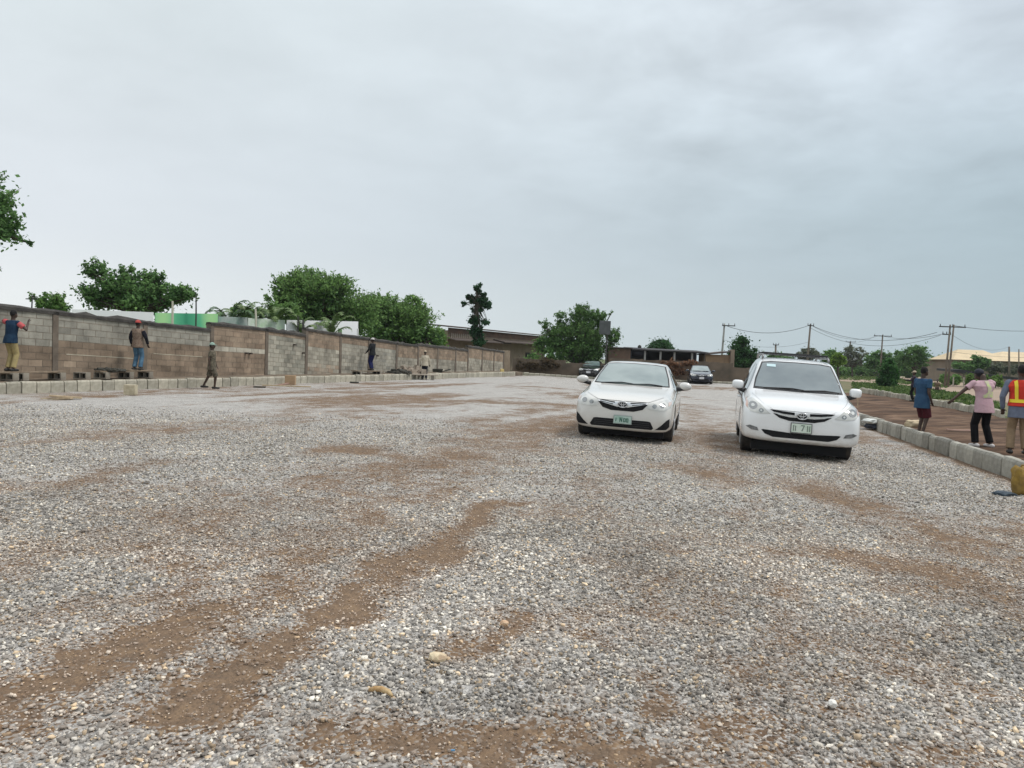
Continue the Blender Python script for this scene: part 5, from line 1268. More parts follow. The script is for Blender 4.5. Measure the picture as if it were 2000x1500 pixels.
# big feathery trees behind the wall
Y = 46
tree('tree', 'tallest feathery tree behind the wall left of centre', 'tree', gbase(620, Y), [blob(550, 545, 640, 625, Y, 2.2), blob(590, 552, 695, 640, Y, 2.4), blob(560, 560, 660, 650, Y, 2.2), blob(530, 545, 580, 600, Y, 1.0), blob(570, 532, 620, 570, Y, 1.0), blob(640, 545, 685, 585, Y, 1.0), blob(650, 585, 745, 665, Y, 1.8), blob(520, 575, 570, 625, Y, 1.0)], leaf=.17, n=34000, dark=DG[0], light=MG[1], trunk_r=.28, seed=14, sub=110, spread=.30, twig=200)
Y = 52
tree('tree', 'broad feathery tree behind the wall right of the tallest one', 'tree', gbase(770, Y), [blob(695, 590, 790, 665, Y, 2.2), blob(750, 600, 840, 675, Y, 2.2), blob(700, 610, 860, 690, Y, 2.2), blob(785, 585, 830, 620, Y, 1.0), blob(710, 580, 760, 610, Y, .9), blob(830, 640, 868, 685, Y, 1.0)], leaf=.18, n=30000, dark=DG[0], light=MG[1], trunk_r=.26, seed=15, sub=100, spread=.30, twig=180)
Y = 56
tree('shrub', 'bright green bush at the right end of the feathery trees', 'shrub', gbase(852, Y), [blob(835, 645, 872, 690, Y, .9)], leaf=.16, n=3500, dark=MG[0], light=YG[1], trunk_r=.06, seed=16)
# slender tree with separate round tufts
Y = 63
tree('tree', 'slender tree with separate dark tufts of leaves left of centre', 'tree', gbase(930, Y), [blob(925, 553, 942, 578, Y, .4), blob(908, 574, 924, 588, Y, .3), blob(917, 576, 935, 594, Y, .35), blob(938, 570, 952, 584, Y, .3), blob(930, 580, 958, 600, Y, .5), blob(900, 586, 914, 600, Y, .28), blob(942, 590, 962, 606, Y, .35), blob(918, 602, 926, 612, Y, .22), blob(930, 599, 942, 614, Y, .28), blob(917, 614, 938, 640, Y, .45), blob(936, 622, 958, 636, Y, .4), blob(918, 634, 946, 658, Y, .55), blob(920, 652, 948, 676, Y, .6)], leaf=.17, n=12000, dark=(.02, .06, .03), light=(.06, .15, .06), trunk_r=.11, seed=17, sub=40, spread=.42, trunk_top=tuple(pt(931, 590, Y)))
# bushy tree in the middle
Y = 70
tree('tree', 'loose bushy green tree in front of the dark sign board', 'tree', gbase(1135, Y), [blob(1085, 640, 1190, 715, Y, 2.4), blob(1060, 640, 1120, 700, Y, 1.6), blob(1110, 605, 1165, 660, Y, 1.5), blob(1085, 612, 1110, 640, Y, .7), blob(1150, 610, 1185, 650, Y, .9), blob(1180, 645, 1212, 690, Y, 1.0), blob(1050, 628, 1075, 645, Y, .5), blob(1124, 595, 1135, 612, Y, .3), blob(1188, 608, 1197, 615, Y, .2), blob(1120, 660, 1180, 722, Y, 1.8)], leaf=.19, n=26000, dark=(.035, .09, .03), light=(.18, .32, .09), trunk_r=.2, seed=18, sub=120, spread=.30, twig=150)
tree('shrub', 'low climbing greenery over the brown wall left of the bushy tree', 'shrub', gbase(1030, 71), [blob(1008, 688, 1062, 724, 69, .8), blob(1035, 652, 1095, 692, 71, .9), blob(1050, 672, 1110, 716, 69, .9)], leaf=.16, n=9500, dark=MG[0], light=MG[1], trunk_r=.05, seed=19)
Y = 95
tree('tree', 'rounded dark green tree behind the open shed', 'tree', gbase(1288, Y), [blob(1264, 663, 1314, 700, Y, 1.5), blob(1275, 660, 1300, 680, Y, 1)], leaf=.22, n=9000, dark=DG[0], light=(.04, .11, .03), trunk_r=.15, seed=20, sub=60)
tree('tree', 'rounded dark green tree between the shed and the white minivan', 'tree', gbase(1452, 80), [blob(1420, 662, 1482, 745, 80, 1.9), blob(1430, 656, 1466, 690, 80, 1.2)], leaf=.2, n=13000, dark=(.018, .06, .02), light=(.06, .15, .04), trunk_r=.15, seed=21, sub=80)
Y = 150
specs = [(1555, 676, 1600, 705, GG, 'sparse greyish tree behind the pole above the minivan roof', 120), (1600, 682, 1645, 712, MG, 'mixed green tree just right of the minivan roof rack', 120), (1622, 690, 1652, 715, YG, 'small bright yellow green tree right of the minivan', 100), (1636, 672, 1694, 718, GG, 'pale grey green thin tree behind the bright green one', 140), (1690, 683, 1745, 726, DG, 'dark low tree under the second short pole', 130), (1738, 685, 1775, 728, DG, 'dark tree joining the tallest tree of the right hand row', 125), (1758, 671, 1814, 724, DG, 'tallest dark tree in the distant row on the right', 118), (1810, 692, 1852, 728, DG, 'small distant tree left of the twin poles', 140), (1480, 690, 1560, 735, DG, 'dark hedge like tree hidden behind the minivan', 110)]
for i, (a, b, c_, d, pal, lab, Y) in enumerate(specs):
    w_ = (c_ - a); tree('tree', lab, 'tree', gbase((a + c_) / 2, Y, -.2), [blob(a, b + 6, a + w_ * .6, d, Y), blob(a + w_ * .4, b + 4, c_, d, Y), blob(a + w_ * .2, b, a + w_ * .8, b + (d - b) * .6, Y)], leaf=.26, n=8000 if pal is not GG else 3500, dark=pal[0], light=pal[1], trunk_r=.16, seed=40 + i, sub=50, group='trees in the distant row on the right')
hedge = [(1600, 706, 1650, 742, MG, 'dense green hedge bush just right of the minivan rack'), (1618, 716, 1668, 744, DG, 'dark low bush nearest the minivan mirror'), (1660, 705, 1712, 735, DG, 'dark wide bush below the pale grey tree'), (1700, 702, 1752, 738, GG, 'greyish bush behind the tall road bush'), (1745, 706, 1800, 738, DG, 'dark bush below the tallest distant tree'), (1790, 703, 1850, 738, MG, 'mid green bush left of the twin poles'), (1640, 712, 1700, 738, MG, 'mid green low bush left of the dirt road'), (1690, 714, 1722, 742, MG, 'mid green bush beside the tall road bush'), (1760, 716, 1850, 740, LG, 'yellow green undergrowth below the distant trees'), (1862, 706, 1905, 728, DG, 'dark bush right of the twin poles'), (1898, 694, 1932, 722, DG, 'rounded dark bush in front of the yellow roofed house'), (1925, 708, 2010, 732, GG, 'grey green bushes in front of the yellow roofed house'), (1838, 730, 1875, 752, MG, 'green weeds around the foot of the twin poles'), (1880, 732, 1960, 758, LG, 'light green weeds below the black sheeting')]
for i, (a, b, c_, d, pal, lab) in enumerate(hedge):
    q_ = d - (695.2 + .0345 * ((a + c_) / 2 - 1000)); Y = min((CZ + .2) * F / q_ * .97, 121) if q_ > 3 else 121
    if a < 1850 and d < 745: Y = 150 + i * 1.5
    w_ = c_ - a; tree('bush', lab, 'bush', gbase((a + c_) / 2, Y, -.25), [blob(a, b, a + w_ * .45, d, Y), blob(a + w_ * .3, b + 3, a + w_ * .75, d, Y), blob(a + w_ * .6, b + 1, c_, d, Y)], leaf=.3, n=6500, dark=pal[0], light=pal[1], trunk_r=.05, seed=60 + i, sub=40, group='low bushes along the dirt road', limbs=False)
Y = 70
tree('bush', 'tall dense green bush standing alone by the dirt road', 'bush', gbase(1733, Y, -.22), [blob(1716, 712, 1756, 756, Y, .9), blob(1722, 700, 1748, 730, Y, .7), blob(1712, 730, 1735, 756, Y, .6)], leaf=.15, n=9000, dark=(.02, .08, .02), light=(.08, .20, .05), trunk_r=.06, seed=80, sub=60)

def banana(name, label, base, h, nf, size, seed, m, cat='banana plant'):
    """arching fronds with leaflets hanging off a midrib"""
    r = random.Random(seed); root = empty(name, base, 0, label, cat); bm = bmesh.new(); tube(bm, [(0, 0, 0), (.03, 0, h * .6), (0, 0, h)], [.14, .11, .07], 9); bobj('stem', bm, mat('banana_stem', (.16, .17, .07), (.09, .07, .04), scale=6), root)
    for f in range(nf):
        a = f * 2.4 + r.uniform(-.3, .3); el = r.uniform(.7, 1.5); L = size * r.uniform(1.0, 1.45); pts = []
        for k in range(9):
            t = k / 8; ang = el - t ** 3 * 2.1; pts.append(None if False else ang)
        p = Vector((0, 0, h)); P = [p.copy()]
        for ang in pts: p = p + Vector((math.cos(a) * math.cos(ang), math.sin(a) * math.cos(ang), math.sin(ang))) * L / 9; P.append(p.copy())
        bm = bmesh.new(); tube(bm, P, [.03 * (1 - k / 11) for k in range(len(P))], 5)
        side = Vector((-math.sin(a), math.cos(a), 0))
        for k in range(1, len(P) - 1):
            for j in range(3):
                q = P[k].lerp(P[k + 1], j / 3) if k + 1 < len(P) else P[k]; wl = size * .17 * math.sin(PI * min(.98, (k + j / 3) / (len(P) - .5))) + .05; d = (P[k + 1] - P[k]).normalized() if k + 1 < len(P) else Vector((1, 0, 0))
                for s in (-1, 1):
                    e = q + side * s * wl * .9 + d * wl * .5 - Vector((0, 0, wl * r.uniform(.15, .5))); hw = d * size * .025
                    vs = [bm.verts.new(x) for x in (q - hw, q + hw, e + hw * .4, e - hw * .2)]; bm.faces.new(vs)
        bobj('frond', bm, m, root)
    return root
fr1 = mat('frond_green', (.03, .08, .025), (.08, .15, .045), scale=2, rough=.5); fr2 = mat('frond_yellow', (.06, .12, .025), (.13, .19, .05), scale=2, rough=.5)
for i, (px, top_, Y, sz, m, lab) in enumerate([(448, 600, 37, 1.3, fr1, 'palm with dark arching fronds behind the pale boards'), (475, 600, 38, 1.2, fr2, 'yellow green palm just right of the dark palm'), (500, 606, 39, 1.0, fr1, 'small dark palm between two yellow green ones'), (535, 605, 39, 1.25, fr2, 'yellow green palm at the left foot of the tall feathery tree'), (588, 618, 40, 1.0, fr2, 'low yellow green palm above the white board'), (650, 622, 41, 1.3, fr2, 'wide light palm fronds under the tall feathery tree'), (800, 655, 52, 1.5, fr1, 'pale palm fronds low in the broad feathery tree')]):
    P = pt(px, top_ + 4, Y); banana('palm', lab, (P.x, P.y, 0), P.z - .75, 9, sz, 90 + i, m, 'palm')
Y = 41
tree('shrub', 'dense dark undergrowth behind the boards between the palms', 'shrub', gbase(520, Y), [blob(440, 592, 480, 625, Y, .8), blob(470, 590, 530, 625, Y, .8), blob(520, 590, 600, 630, Y, 1.0)], leaf=.15, n=8000, dark=DG[0], light=MG[1], trunk_r=.05, seed=99, limbs=False)

# dry creeper on the brown far wall
tree('dry_creeper', 'rusty dry creeper hanging on the brown wall left of the dark navy car', 'creeper', gbase(1330, 66.6, -.1), [blob(1285, 703, 1330, 722, 66.8, .12), blob(1320, 703, 1372, 718, 66.8, .12), blob(1290, 712, 1350, 740, 66.9, .10)], leaf=.16, n=4200, dark=(.15, .08, .045), light=(.34, .19, .115), trunk_r=.03, seed=101, limbs=False)
tree('dry_creeper', 'brown dry vegetation hanging over the wall left of the charcoal car', 'creeper', gbase(1070, 66.6, -.1), [blob(1004, 700, 1060, 726, 66.9, .2), blob(1040, 695, 1100, 728, 66.9, .2)], leaf=.13, n=4500, dark=(.06, .045, .025), light=(.19, .14, .085), trunk_r=.03, seed=102, limbs=False)

# grass strips on the right
def grass(name, polys, n, z, label, pal, seed, h=.14):
    rng = np.random.default_rng(seed); C = []
    for poly in polys:
        W_ = [gp(x, y, z) for x, y in poly]; 
        xs = [p.x for p in W_]; ys = [p.y for p in W_]; m = 0
        while m < n:
            x = rng.uniform(min(xs), max(xs)); y = rng.uniform(min(ys), max(ys)); c = False
            for i in range(len(W_)):
                a, b = W_[i], W_[i - 1]
                if (a.y > y) != (b.y > y) and x < (b.x - a.x) * (y - a.y) / (b.y - a.y) + a.x: c = not c
            if c: 
                if fbm(np.array([x * .35]), np.array([y * .35]), 3)[0] > .40: C.append((x, y, z + rng.uniform(0, h)))
                m += 1
    C = np.array(C); W = rng.random(len(C)); cols = palette(rng, len(C), pal[0], pal[1], W)
    me = leaves_mesh(name, C, np.full(len(C), .13) * rng.uniform(.6, 1.6, len(C)), cols, rng, 0, 2.2); tag(mobj(name, me, leaf_m), label, 'grass', kind='stuff')
grass('grass', [[(1600, 738), (1700, 746), (1760, 750), (1850, 758), (1850, 752), (1760, 741), (1600, 728)], [(1665, 748), (1735, 752), (1790, 757), (1880, 772), (1955, 790), (1955, 800), (1790, 778), (1680, 762), (1665, 758)], [(1790, 736), (1870, 744), (1960, 756), (2010, 765), (2010, 745), (1870, 728), (1790, 726)], [(1640, 727), (1720, 731), (1790, 734), (1790, 724), (1640, 720)]], 9000, -.2, 'bright green weeds and grass along the dirt road', ((.03, .075, .015), (.14, .20, .06)), 5)
grass('weeds', [[(1000, 731), (1480, 747), (1480, 743), (1000, 727)]], 2500, -.1, 'dull dry weeds in front of the brown far wall', ((.06, .06, .03), (.18, .16, .09)), 6, .2)

# ------------------------------------------------------------------ boards behind the wall
def board(label, px0, py0, px1, py1, Y0, Y1, m, posts=2, z0=.5):
    a = pt(px0, py0, Y0); b = pt(px1, py1, Y1); root = empty('hoarding_board', ((a.x + b.x) / 2, (a.y + b.y) / 2, 0), 0, label, 'hoarding'); o_ = Vector(root.location); d = Vector((b.x - a.x, b.y - a.y, 0)); nn_ = Vector((-d.y, d.x, 0)).normalized() * .03
    bm = bmesh.new(); R = []
    for p, zt in ((a, a.z), (b, b.z)):
        q = Vector((p.x, p.y, 0)) - o_; R.append([q - nn_ + Vector((0, 0, z0)), q + nn_ + Vector((0, 0, z0)), q + nn_ + Vector((0, 0, zt)), q - nn_ + Vector((0, 0, zt))])
    loft(bm, R); bobj('panel', bm, m, root)
    for k in range(posts):
        t = (k + .5) / posts; q = Vector((a.x, a.y, 0)).lerp(Vector((b.x, b.y, 0)), t) - o_ + nn_ * 3; bm = bmesh.new(); tube(bm, [q, q + Vector((0, 0, a.z + (b.z - a.z) * t + .04))], .03, 8); bobj('post', bm, mat('post_grey', (.25, .25, .24), rough=.6), root)
    return root
wh = mat('board_white', (.92, .92, .92), (.86, .87, .88), scale=.8, rough=.6)
def swirl():
    m = bpy.data.materials.new('board_green'); m.use_nodes = True; t = m.node_tree; b = t.nodes['Principled BSDF']; b.inputs['Roughness'].default_value = .5
    tcn = t.nodes.new('ShaderNodeTexCoord'); wv = t.nodes.new('ShaderNodeTexWave'); wv.inputs['Scale'].default_value = .22; wv.inputs['Distortion'].default_value = 3.5; wv.inputs['Detail'].default_value = 1; wv.inputs['Detail Scale'].default_value = .6
    t.links.new(tcn.outputs['Object'], wv.inputs[0]); r = t.nodes.new('ShaderNodeValToRGB'); e = r.color_ramp.elements; e[0].color = (.06, .36, .20, 1); e[1].color = (.42, .74, .34, 1); q = e.new(.5); q.color = (.12, .50, .27, 1)
    t.links.new(wv.outputs[0], r.inputs[0]); t.links.new(r.outputs[0], b.inputs['Base Color']); return m
board('plain white board showing above the wall at the left', 140, 604, 300, 610, 31.5, 33, wh, 3)
board('green board with lighter swirls above the wall', 303, 611, 425, 613, 33.1, 35.5, swirl(), 3)
board('narrow teal and grey board beside the green board', 426, 618, 482, 620, 35.6, 37.2, mat('board_grey', (.20, .33, .27), (.42, .44, .42), scale=1.6, rough=.5), 2)
board('pale board with faint green pattern right of the grey board', 484, 621, 556, 625, 37.3, 39.3, mat('board_pale_green', (.70, .76, .68), (.42, .62, .36), scale=1.3, rough=.5, fac=(.45, .7)), 2)
wb = board('long white board with a green upright stripe at the end of the hoarding', 560, 625, 699, 628, 39.5, 43.6, wh, 3)
a = pt(663, 629, 42.3); b_ = pt(670, 629, 42.5); bm = bmesh.new(); o_ = Vector(wb.location)
box(bm, ((a.x + b_.x) / 2 - o_.x, a.y - .16 - o_.y, 1.45), (.22, .05, 2.55)); bobj('green_stripe', bm, mat('stripe_green', (.30, .55, .24), (.45, .65, .38), scale=3), wb)
a = pt(698, 628, 43.6); bm = bmesh.new(); box(bm, (a.x - o_.x, a.y - .02 - o_.y, 1.45), (.14, .14, 2.7)); bobj('edge_post', bm, mat('white_post', (.75, .75, .73)), wb)
def stick(label, px0, py0, px1, py1, Y, r, m, name='pole', cat='pole'):
    a = pt(px0, py0, Y); b = pt(px1, py1, Y); g = Vector((a.x, a.y, 0)); o = empty(name, g, 0, label, cat); bm = bmesh.new(); tube(bm, [(0, 0, 0), a - g, b - g], [r * 1.1, r, r * .8], 8); bobj('shaft', bm, m, o); return o
pt_m = mat('pole_timber', (.20, .165, .13), (.12, .10, .08), scale=3, rough=.9); dkp = mat('pole_dark', (.05, .048, .045), rough=.8)
stick('thin pole rising alone right of the spreading tree', 383, 612, 383, 572, 34.2, .035, dkp)
stick('pale thin pole in front of the spreading tree', 337, 612, 337, 588, 33, .05, mat('pole_pale', (.55, .52, .42)))
stick('pale thin pole between the palms', 500, 622, 499, 603, 35.6, .05, mat('pole_pale', (.55, .52, .42)))
stick('dark short pole before the white board', 582, 645, 582, 618, 39, .04, dkp)
stick('second dark short pole before the white board', 592, 645, 592, 624, 39, .055, dkp)
tv = stick('thin rod with cross piece at the far left above the wall', 62, 606, 63, 578, 32, .03, dkp)
bm = bmesh.new(); box(bm, (0, 0, pt(62, 584, 32).z), (.5, .04, .04)); bobj('cross_piece', bm, dkp, tv)

# ------------------------------------------------------------------ far buildings
mudw = mat('mud_render', (.22, .165, .12), (.30, .235, .175), scale=.8, rough=.95, bump=.3, detail=8)
rustw = mat('rust_boards', (.20, .12, .08), (.12, .085, .065), scale=.9, rough=.95, detail=8)
roofm = mat('dark_roof', (.055, .042, .036), (.10, .075, .06), scale=1.2, rough=.85)
def wallbox(bm, a, b, z0, z1, th):
    """upright slab from a to b with thickness going away"""
    d = (b - a); d.z = 0; n_ = Vector((-d.y, d.x, 0)).normalized() * th; R = []
    for p in (a, b): R.append([(p.x, p.y, z0), (p.x + n_.x, p.y + n_.y, z0), (p.x + n_.x, p.y + n_.y, z1), (p.x, p.y, z1)])
    loft(bm, R)
# long mud-coloured house, runs away to the right
A = pt(873, 700, 72); B = pt(1064, 700, 92); A.z = 0; B.z = 0
hs = empty('long_house', (A.x, A.y, 0), 0, 'long low mud coloured house with two stepped dark roofs behind the wall end', 'house'); o_ = Vector((A.x, A.y, 0))
bm = bmesh.new(); wallbox(bm, Vector((0, 0, 0)), B - o_, 0, 3.75, 7); bobj('wall', bm, mudw, hs)
d_ = (B - o_).normalized(); n_ = Vector((-d_.y, d_.x, 0))
def slabroof(a, b, z0, z1, dep0, dep1, th, name='roof', m=roofm):
    bm = bmesh.new(); R = []
    for p in (a, b): R.append([p + n_ * dep0 + Vector((0, 0, z0)), p + n_ * dep1 + Vector((0, 0, z1)), p + n_ * dep1 + Vector((0, 0, z1 + th)), p + n_ * dep0 + Vector((0, 0, z0 + th))])
    loft(bm, R); return bobj(name, bm, m, hs)
slabroof(-d_ * .6, (B - o_) + d_ * .5, 4.02, 4.6, -.5, 7.5, .12)
bm = bmesh.new(); wallbox(bm, Vector((0, 0, 0)) - n_ * .04 + d_ * .0, (B - o_) - n_ * .04, 3.4, 4.0, .03); bobj('fascia_boards', bm, rustw, hs)
for k in range(18):
    bm = bmesh.new(); p = d_ * (.6 + k * .36) - n_ * .08; box(bm, (p.x, p.y, 3.30), (.09, .05, .42), Matrix.Rotation(math.atan2(d_.y, d_.x), 3, 'Z'))
    bobj('vent_slat', bm, mat('pale_slat', (.42, .36, .29)), hs)
slabroof(-d_ * .4, d_ * 11, 2.78, 3.02, -1.2, -.05, .09, 'lean_to_roof')
slabroof(d_ * 9, d_ * 24, 2.9, 3.15, -1.4, -.05, .09, 'lean_to_roof')
bm = bmesh.new()
for k in (1.5, 12.5, 17.5):
    p = d_ * k - n_ * .03; box(bm, (p.x, p.y, 1.5), (1.1, .05, 1.0), Matrix.Rotation(math.atan2(d_.y, d_.x), 3, 'Z'))
bobj('window', bm, mat('dark_opening', (.02, .018, .016), rough=.8), hs)
# brown far wall along the back
bw = empty('brown_wall', (0, 67.4, 0), 0, 'long stained brown wall along the far end of the lot', 'wall')
bwm = mat('stained_brown', (.20, .15, .11), (.10, .08, .06), scale=.7, rough=.95, bump=.4, bscale=4, detail=9)
segs = [(1001, 1105, 1.35, 1.30), (1105, 1190, 1.1, 1.2), (1190, 1256, 1.65, 1.65), (1256, 1384, 1.62, 1.62), (1384, 1432, 1.60, 1.60), (1432, 1500, 1.25, 1.15)]
for i, (x0, x1, z0, z1) in enumerate(segs):
    a = pt(x0, 710, 67.4); b = pt(x1, 710, 67.4 + (.02 if i % 2 else 0)); bm = bmesh.new(); n = 8; R = []
    for k in range(n + 1):
        x = a.x + (b.x - a.x) * k / n; zt = z0 + (z1 - z0) * k / n + random.uniform(-.04, .04); R.append([(x, 0, -.3), (x, .22, -.3), (x, .22, zt), (x, 0, zt)])
    loft(bm, R); bobj('wall_section', bm, bwm, bw)
# board fence + open shed
Y = 71
sh = empty('open_shed', (pt(1310, 700, Y).x, Y, -.2), 0, 'long dark open shed on thin pale columns behind the brown wall', 'shed'); o_ = Vector(sh.location)
def lx(px): return pt(px, 700, Y).x - o_.x
bm = bmesh.new(); R = []
for px, z in ((1228, 2.78), (1378, 2.68)): R.append([(lx(px), -1.2, z - .12), (lx(px), 3.6, z + .12), (lx(px), 3.6, z + .22), (lx(px), -1.2, z)])
loft(bm, R); bobj('roof', bm, mat('shed_roof', (.018, .016, .016), (.035, .03, .03), scale=2), sh)
for px in (1256, 1286, 1313, 1347, 1373):
    bm = bmesh.new(); box(bm, (lx(px), -.9, 1.32), (.16, .16, 2.64)); bobj('column', bm, mat('column_pale', (.36, .35, .33), rough=.8), sh)
bm = bmesh.new(); box(bm, ((lx(1228) + lx(1378)) / 2, 3.5, 1.35), (lx(1378) - lx(1228), .1, 3.06)); box(bm, (lx(1229), 1.2, 1.2), (.1, 4.5, 2.8)); bobj('back_wall', bm, mat('shed_dark', (.035, .033, .04), rough=.95), sh)
for px, w_ in ((1243, 1.2), (1262, 1.0), (1330, 1.4)):
    pass
bm = bmesh.new(); ellipsoid(bm, (lx(1243), -.4, 2.45), (.9, .5, .45)); bobj('tarpaulin', bm, mat('dark_tarp', (.018, .016, .028), rough=.6), sh, smooth=True)
# tank on the shed roof line
bm = bmesh.new(); ellipsoid(bm, (0, 0, .15), (.18, .18, .2)); o = bobj('black_bundle', bm, dk, smooth=True); P = pt(1249, 681, 71.5); o.location = P; tag(o, 'small black bundle on top of the dark shed roof', 'bundle')
fb = empty('board_shack', (pt(1210, 700, 69.5).x, 69.5, -.2), 0, 'rust brown board shack left of the open shed', 'shack'); o_ = Vector(fb.location)
bm = bmesh.new(); x0 = pt(1188, 700, 69.5).x - o_.x; x1 = pt(1231, 700, 69.5).x - o_.x
box(bm, ((x0 + x1) / 2, 1.2, 1.38), (x1 - x0, 2.4, 2.76)); bobj('wall', bm, rustw, fb)
bm = bmesh.new(); box(bm, ((x0 + x1) / 2, 1.2, 2.83), (x1 - x0 + .3, 2.9, .08)); bobj('roof', bm, roofm, fb)
bs = empty('brick_outbuilding', (pt(1404, 700, 69.6).x, 69.6, -.2), 0, 'orange brown outbuilding with a sloping dark roof right of the open shed', 'outbuilding'); o_ = Vector(bs.location)
x0 = pt(1379, 700, 69.6).x - o_.x; x1 = pt(1431, 700, 69.6).x - o_.x
bm = bmesh.new(); box(bm, ((x0 + x1) / 2, 1.4, 1.25), (x1 - x0, 2.8, 2.5)); bobj('wall', bm, mat('orange_render', (.34, .23, .14), (.24, .16, .10), scale=1.2, rough=.95), bs)
bm = bmesh.new(); R = []
for x, z in ((x0 - .1, 2.45), (x1 - .25, 2.75)): R.append([(x, -.3, z), (x, 3.1, z), (x, 3.1, z + .12), (x, -.3, z + .12)])
loft(bm, R); bobj('roof', bm, roofm, bs)
bm = bmesh.new(); box(bm, (x1 - .1, -.1, 1.5), (.35, .4, 3.0)); bobj('corner_pier', bm, mudw, bs)
# sign board on a post in the bushy tree
sb = empty('sign_board', (pt(1190, 700, 67).x, 67, 0), 0, 'dark rectangular board on a tall post at the right of the bushy tree', 'sign'); o_ = Vector(sb.location)
P0 = pt(1170, 653, 67) - o_; P1 = pt(1193, 627, 67) - o_
bm = bmesh.new(); box(bm, ((P0.x + P1.x) / 2, 0, (P0.z + P1.z) / 2), (P1.x - P0.x, .12, P1.z - P0.z)); bobj('board', bm, mat('sign_dark', (.05, .055, .055), (.09, .10, .10), scale=1.5, rough=.7), sb, bevel=.02)
bm = bmesh.new(); tube(bm, [(P1.x - .3, .15, 0), (P1.x - .25, .15, P1.z)], .06, 8); bobj('post', bm, dkp, sb)
# yellow-roofed house far right
Y = 125; A = pt(1862, 702, Y); hr_ = empty('yellow_roof_house', (pt(1950, 705, Y).x, Y, -.2), 0, 'distant house with a pale yellow hipped roof at the right edge', 'house'); o_ = Vector(hr_.location)
yr = mat('yellow_roof', (.66, .53, .34), (.54, .43, .28), scale=.5, rough=.8); x0 = pt(1864, 700, Y).x - o_.x; x1 = pt(2150, 700, Y).x - o_.x; ez = pt(1864, 702, Y).z - o_.z; rz_ = pt(1900, 682, Y).z - o_.z
bm = bmesh.new(); box(bm, ((x0 + x1) / 2 + .2, 6, ez / 2), (x1 - x0 - 1, 10, ez - .02)); bobj('wall', bm, mat('house_wall', (.28, .22, .16), (.20, .16, .12), scale=.4), hr_)
def hip(bm, xa, xb, ya, yb, z0, z1):
    ins = (yb - ya) * .5; V = [bm.verts.new(v) for v in ((xa, ya, z0), (xb, ya, z0), (xb, yb, z0), (xa, yb, z0), (xa + ins * .75, (ya + yb) / 2, z1), (xb - ins * .75, (ya + yb) / 2, z1))]
    for f in ((0, 1, 5, 4), (1, 2, 5), (2, 3, 4, 5), (3, 0, 4), (3, 2, 1, 0)): bm.faces.new([V[i] for i in f])
bm = bmesh.new(); hip(bm, x0, x0 + 10, .3, 8, ez, rz_); hip(bm, x0 + 7, x1, 0, 12, ez + .003, rz_ - .05); bobj('roof', bm, yr, hr_)
bm = bmesh.new(); box(bm, ((x0 + x1) / 2, 6, ez - .06), (x1 - x0 + .3, 11.6, .10)); bobj('eaves', bm, mat('eaves_dark', (.14, .11, .08)), hr_)
for i, (px, py) in enumerate([(1646, 704), (1673, 703)]):
    P = pt(px, py, 190); r_ = empty('small_white_house', (P.x, P.y, -.2), 0, 'tiny white walled house glimpsed through the trees, ' + ('left one' if i == 0 else 'right one'), 'house')
    bm = bmesh.new(); box(bm, (0, 0, (P.z + .2) / 2), (1.6, 1.5, P.z + .2)); bobj('wall', bm, mat('white_wall', (.7, .7, .68)), r_)
    bm = bmesh.new(); hip(bm, -1, 1, -.9, .9, P.z + .2, P.z + .55); bobj('roof', bm, mat('tin_roof', (.45, .46, .46)), r_)
# black sheeting shelter
Y = 88; sl = empty('black_shelter', (pt(1905, 728, Y).x, Y, -.2), 0, 'low shelter of sagging black sheeting on short posts at the right', 'shelter'); o_ = Vector(sl.location)
bm = bmesh.new(); R = []
for px, py, t in ((1850, 721, .35), (1872, 722, .5), (1892, 726, .5), (1915, 730, .42), (1940, 733, .40), (1965, 736, .35), (2030, 741, .4)):
    P = pt(px, py, Y) - o_; R.append([(P.x, -1.2, P.z - t * .8), (P.x, 2.2, P.z - t * .5), (P.x, 2.2, P.z + t * .2), (P.x, -1.2, P.z)])
loft(bm, R); bobj('sheeting', bm, mat('black_sheet', (.010, .011, .013), (.03, .03, .035), scale=2, rough=.55, bump=.5, bscale=3), sl)
for px in (1852, 1872, 1925, 1960, 2005):
    P = pt(px, 730, Y) - o_; bm = bmesh.new(); box(bm, (P.x, -1.1, .55), (.10, .10, 1.1)); bobj('post', bm, mat('post_pale', (.42, .38, .32)), sl)

# ------------------------------------------------------------------ power poles and wires
def power_pole(label, base_px, base_py, top_px, top_py, Y, r, arms=(), m=pt_m, group='power line poles'):
    T = pt(top_px, top_py, Y); Bp = pt(base_px, base_py, Y); d = (T - Bp); k = (Bp.z + .2) / max(d.z, .01); G_ = Bp - d * k
    o = empty('power_pole', G_, 0, label, 'power pole', group); bm = bmesh.new(); tube(bm, [(0, 0, -.1), (T - G_) * .5, T - G_], [r * 1.2, r, r * .8], 10); bobj('shaft', bm, m, o, smooth=True)
    for dz, w_, dx in arms:
        p = (T - G_) - Vector((0, 0, dz)); bm = bmesh.new(); box(bm, (p.x + dx, p.y - .12, p.z), (w_, .1, .12)); a_ = bobj('crossarm', bm, dkp, o)
        for s in (-.46, 0, .46): bm = bmesh.new(); tube(bm, [(p.x + dx + s * w_, p.y - .12, p.z + .05), (p.x + dx + s * w_, p.y - .12, p.z + .3)], [.05, .035], 8); bobj('insulator', bm, dkp, a_)
    return o, T
grp = mat('pole_grey', (.30, .30, .28), (.2, .2, .19), scale=2, rough=.8)
pA, TA = power_pole('pale leaning pole behind the orange brown outbuilding', 1411, 682, 1415, 632, 95, .13, [(.25, 1.6, .5)], grp)
pB, TB = power_pole('leaning dark timber pole above the minivan roof', 1578, 690, 1583, 633, 100, .13, [(.2, .8, 0)])
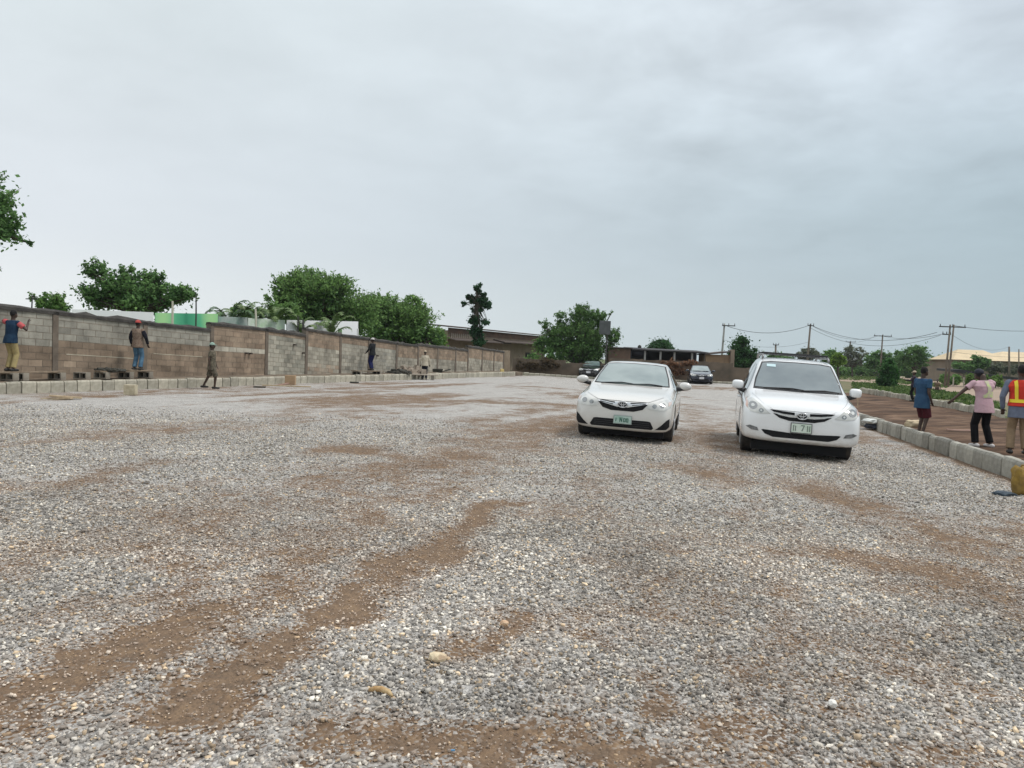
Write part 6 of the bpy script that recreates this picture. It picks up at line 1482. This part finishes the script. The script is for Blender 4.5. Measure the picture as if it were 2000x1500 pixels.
pC, TC = power_pole('short far pole with a small crossarm right of the minivan', 1658, 695, 1661, 667, 170, .17, [(.1, 2.2, 0)])
pD, TD = power_pole('thin pole with a wide crossarm left of the twin poles', 1721, 700, 1724, 654, 128, .13, [(.2, 3.0, 0)])
pE, TE = power_pole('left pole of the leaning twin timber poles', 1846, 745, 1856, 634, 84, .105, [(.25, 2.9, .2)])
pF, TF = power_pole('right pole of the leaning twin timber poles', 1852, 745, 1863, 634, 84.6, .105, [(1.1, .9, -.8)])
pG, TG = power_pole('short grey pole in front of the yellow roofed house', 1971, 702, 1971, 677, 118, .15, [])
pH, TH = power_pole('thinner short pole at the far right of the yellow roofed house', 1990, 702, 1990, 682, 118, .10, [])
pI, TI = power_pole('stubby post seen above the minivan roof rack', 1515, 695, 1515, 673, 120, .16, [(.05, .9, 0)])
wire_m = mat('wire', (.05, .052, .055), rough=.6)
def wire(label, a, b, sag, r=.022):
    o = empty('power_cable', a, 0, label, 'cable', 'overhead power cables'); bm = bmesh.new(); n = 14; P = [(b - a) * (k / n) - Vector((0, 0, sag * 4 * (k / n) * (1 - k / n))) for k in range(n + 1)]
    tube(bm, P, r, 5); bobj('strand', bm, wire_m, o)
V3 = Vector
wire('upper cable from the pale leaning pole to the minivan pole', TA - V3((0, 0, .2)), TB - V3((0, 0, .1)), 1.0, .03)
wire('lower cable from the pale leaning pole to the minivan pole', TA - V3((0, 0, 2.0)), TB - V3((0, 0, 2.3)), .8, .015)
wire('upper cable from the minivan pole to the twin poles', TB - V3((0, 0, .1)), TE - V3((1.4, 0, .9)), 1.4, .026)
wire('middle cable from the minivan pole to the twin poles', TB - V3((0, 0, .5)), TE - V3((1.0, 0, 1.2)), 1.7, .02)
wire('cable from the crossarm pole to the twin poles', TD - V3((0, 0, .2)), TE - V3((.6, 0, 1.0)), .5, .026)
wire('cable from the minivan pole to the crossarm pole', TB - V3((0, 0, .1)), TD - V3((.5, 0, .1)), 1.2, .022)
wire('high cable running right from the twin poles', TF - V3((0, 0, .1)), pt(2150, 628, 100), .9, .024)
wire('low cable running right from the twin poles', TF - V3((0, 0, 3.0)), pt(2150, 690, 100), .6, .014)
wire('cable from the twin poles to the short grey pole', TF - V3((0, 0, 1.2)), TG, 1.0, .016)
wire('cable dropping from the far short pole to the crossarm pole', TC, TD - V3((1.2, 0, .2)), .5, .02)
for o in list(bpy.data.objects):   # names
    pass

# ------------------------------------------------------------------ thin humid air over the whole place
hz = bmesh.new(); box(hz, (0, 90, 9), (700, 560, 22)); hm = bpy.data.materials.new('haze'); hm.use_nodes = True; ht = hm.node_tree; ht.nodes.clear()
ho = ht.nodes.new('ShaderNodeOutputMaterial'); hv = ht.nodes.new('ShaderNodeVolumePrincipled'); hv.inputs['Color'].default_value = (.86, .91, .95, 1); hv.inputs['Density'].default_value = .00022; hv.inputs['Anisotropy'].default_value = .2
ht.links.new(hv.outputs[0], ho.inputs['Volume']); o = bobj('haze', hz, hm); tag(o, 'thin pale haze over the lot', 'haze', kind='stuff')
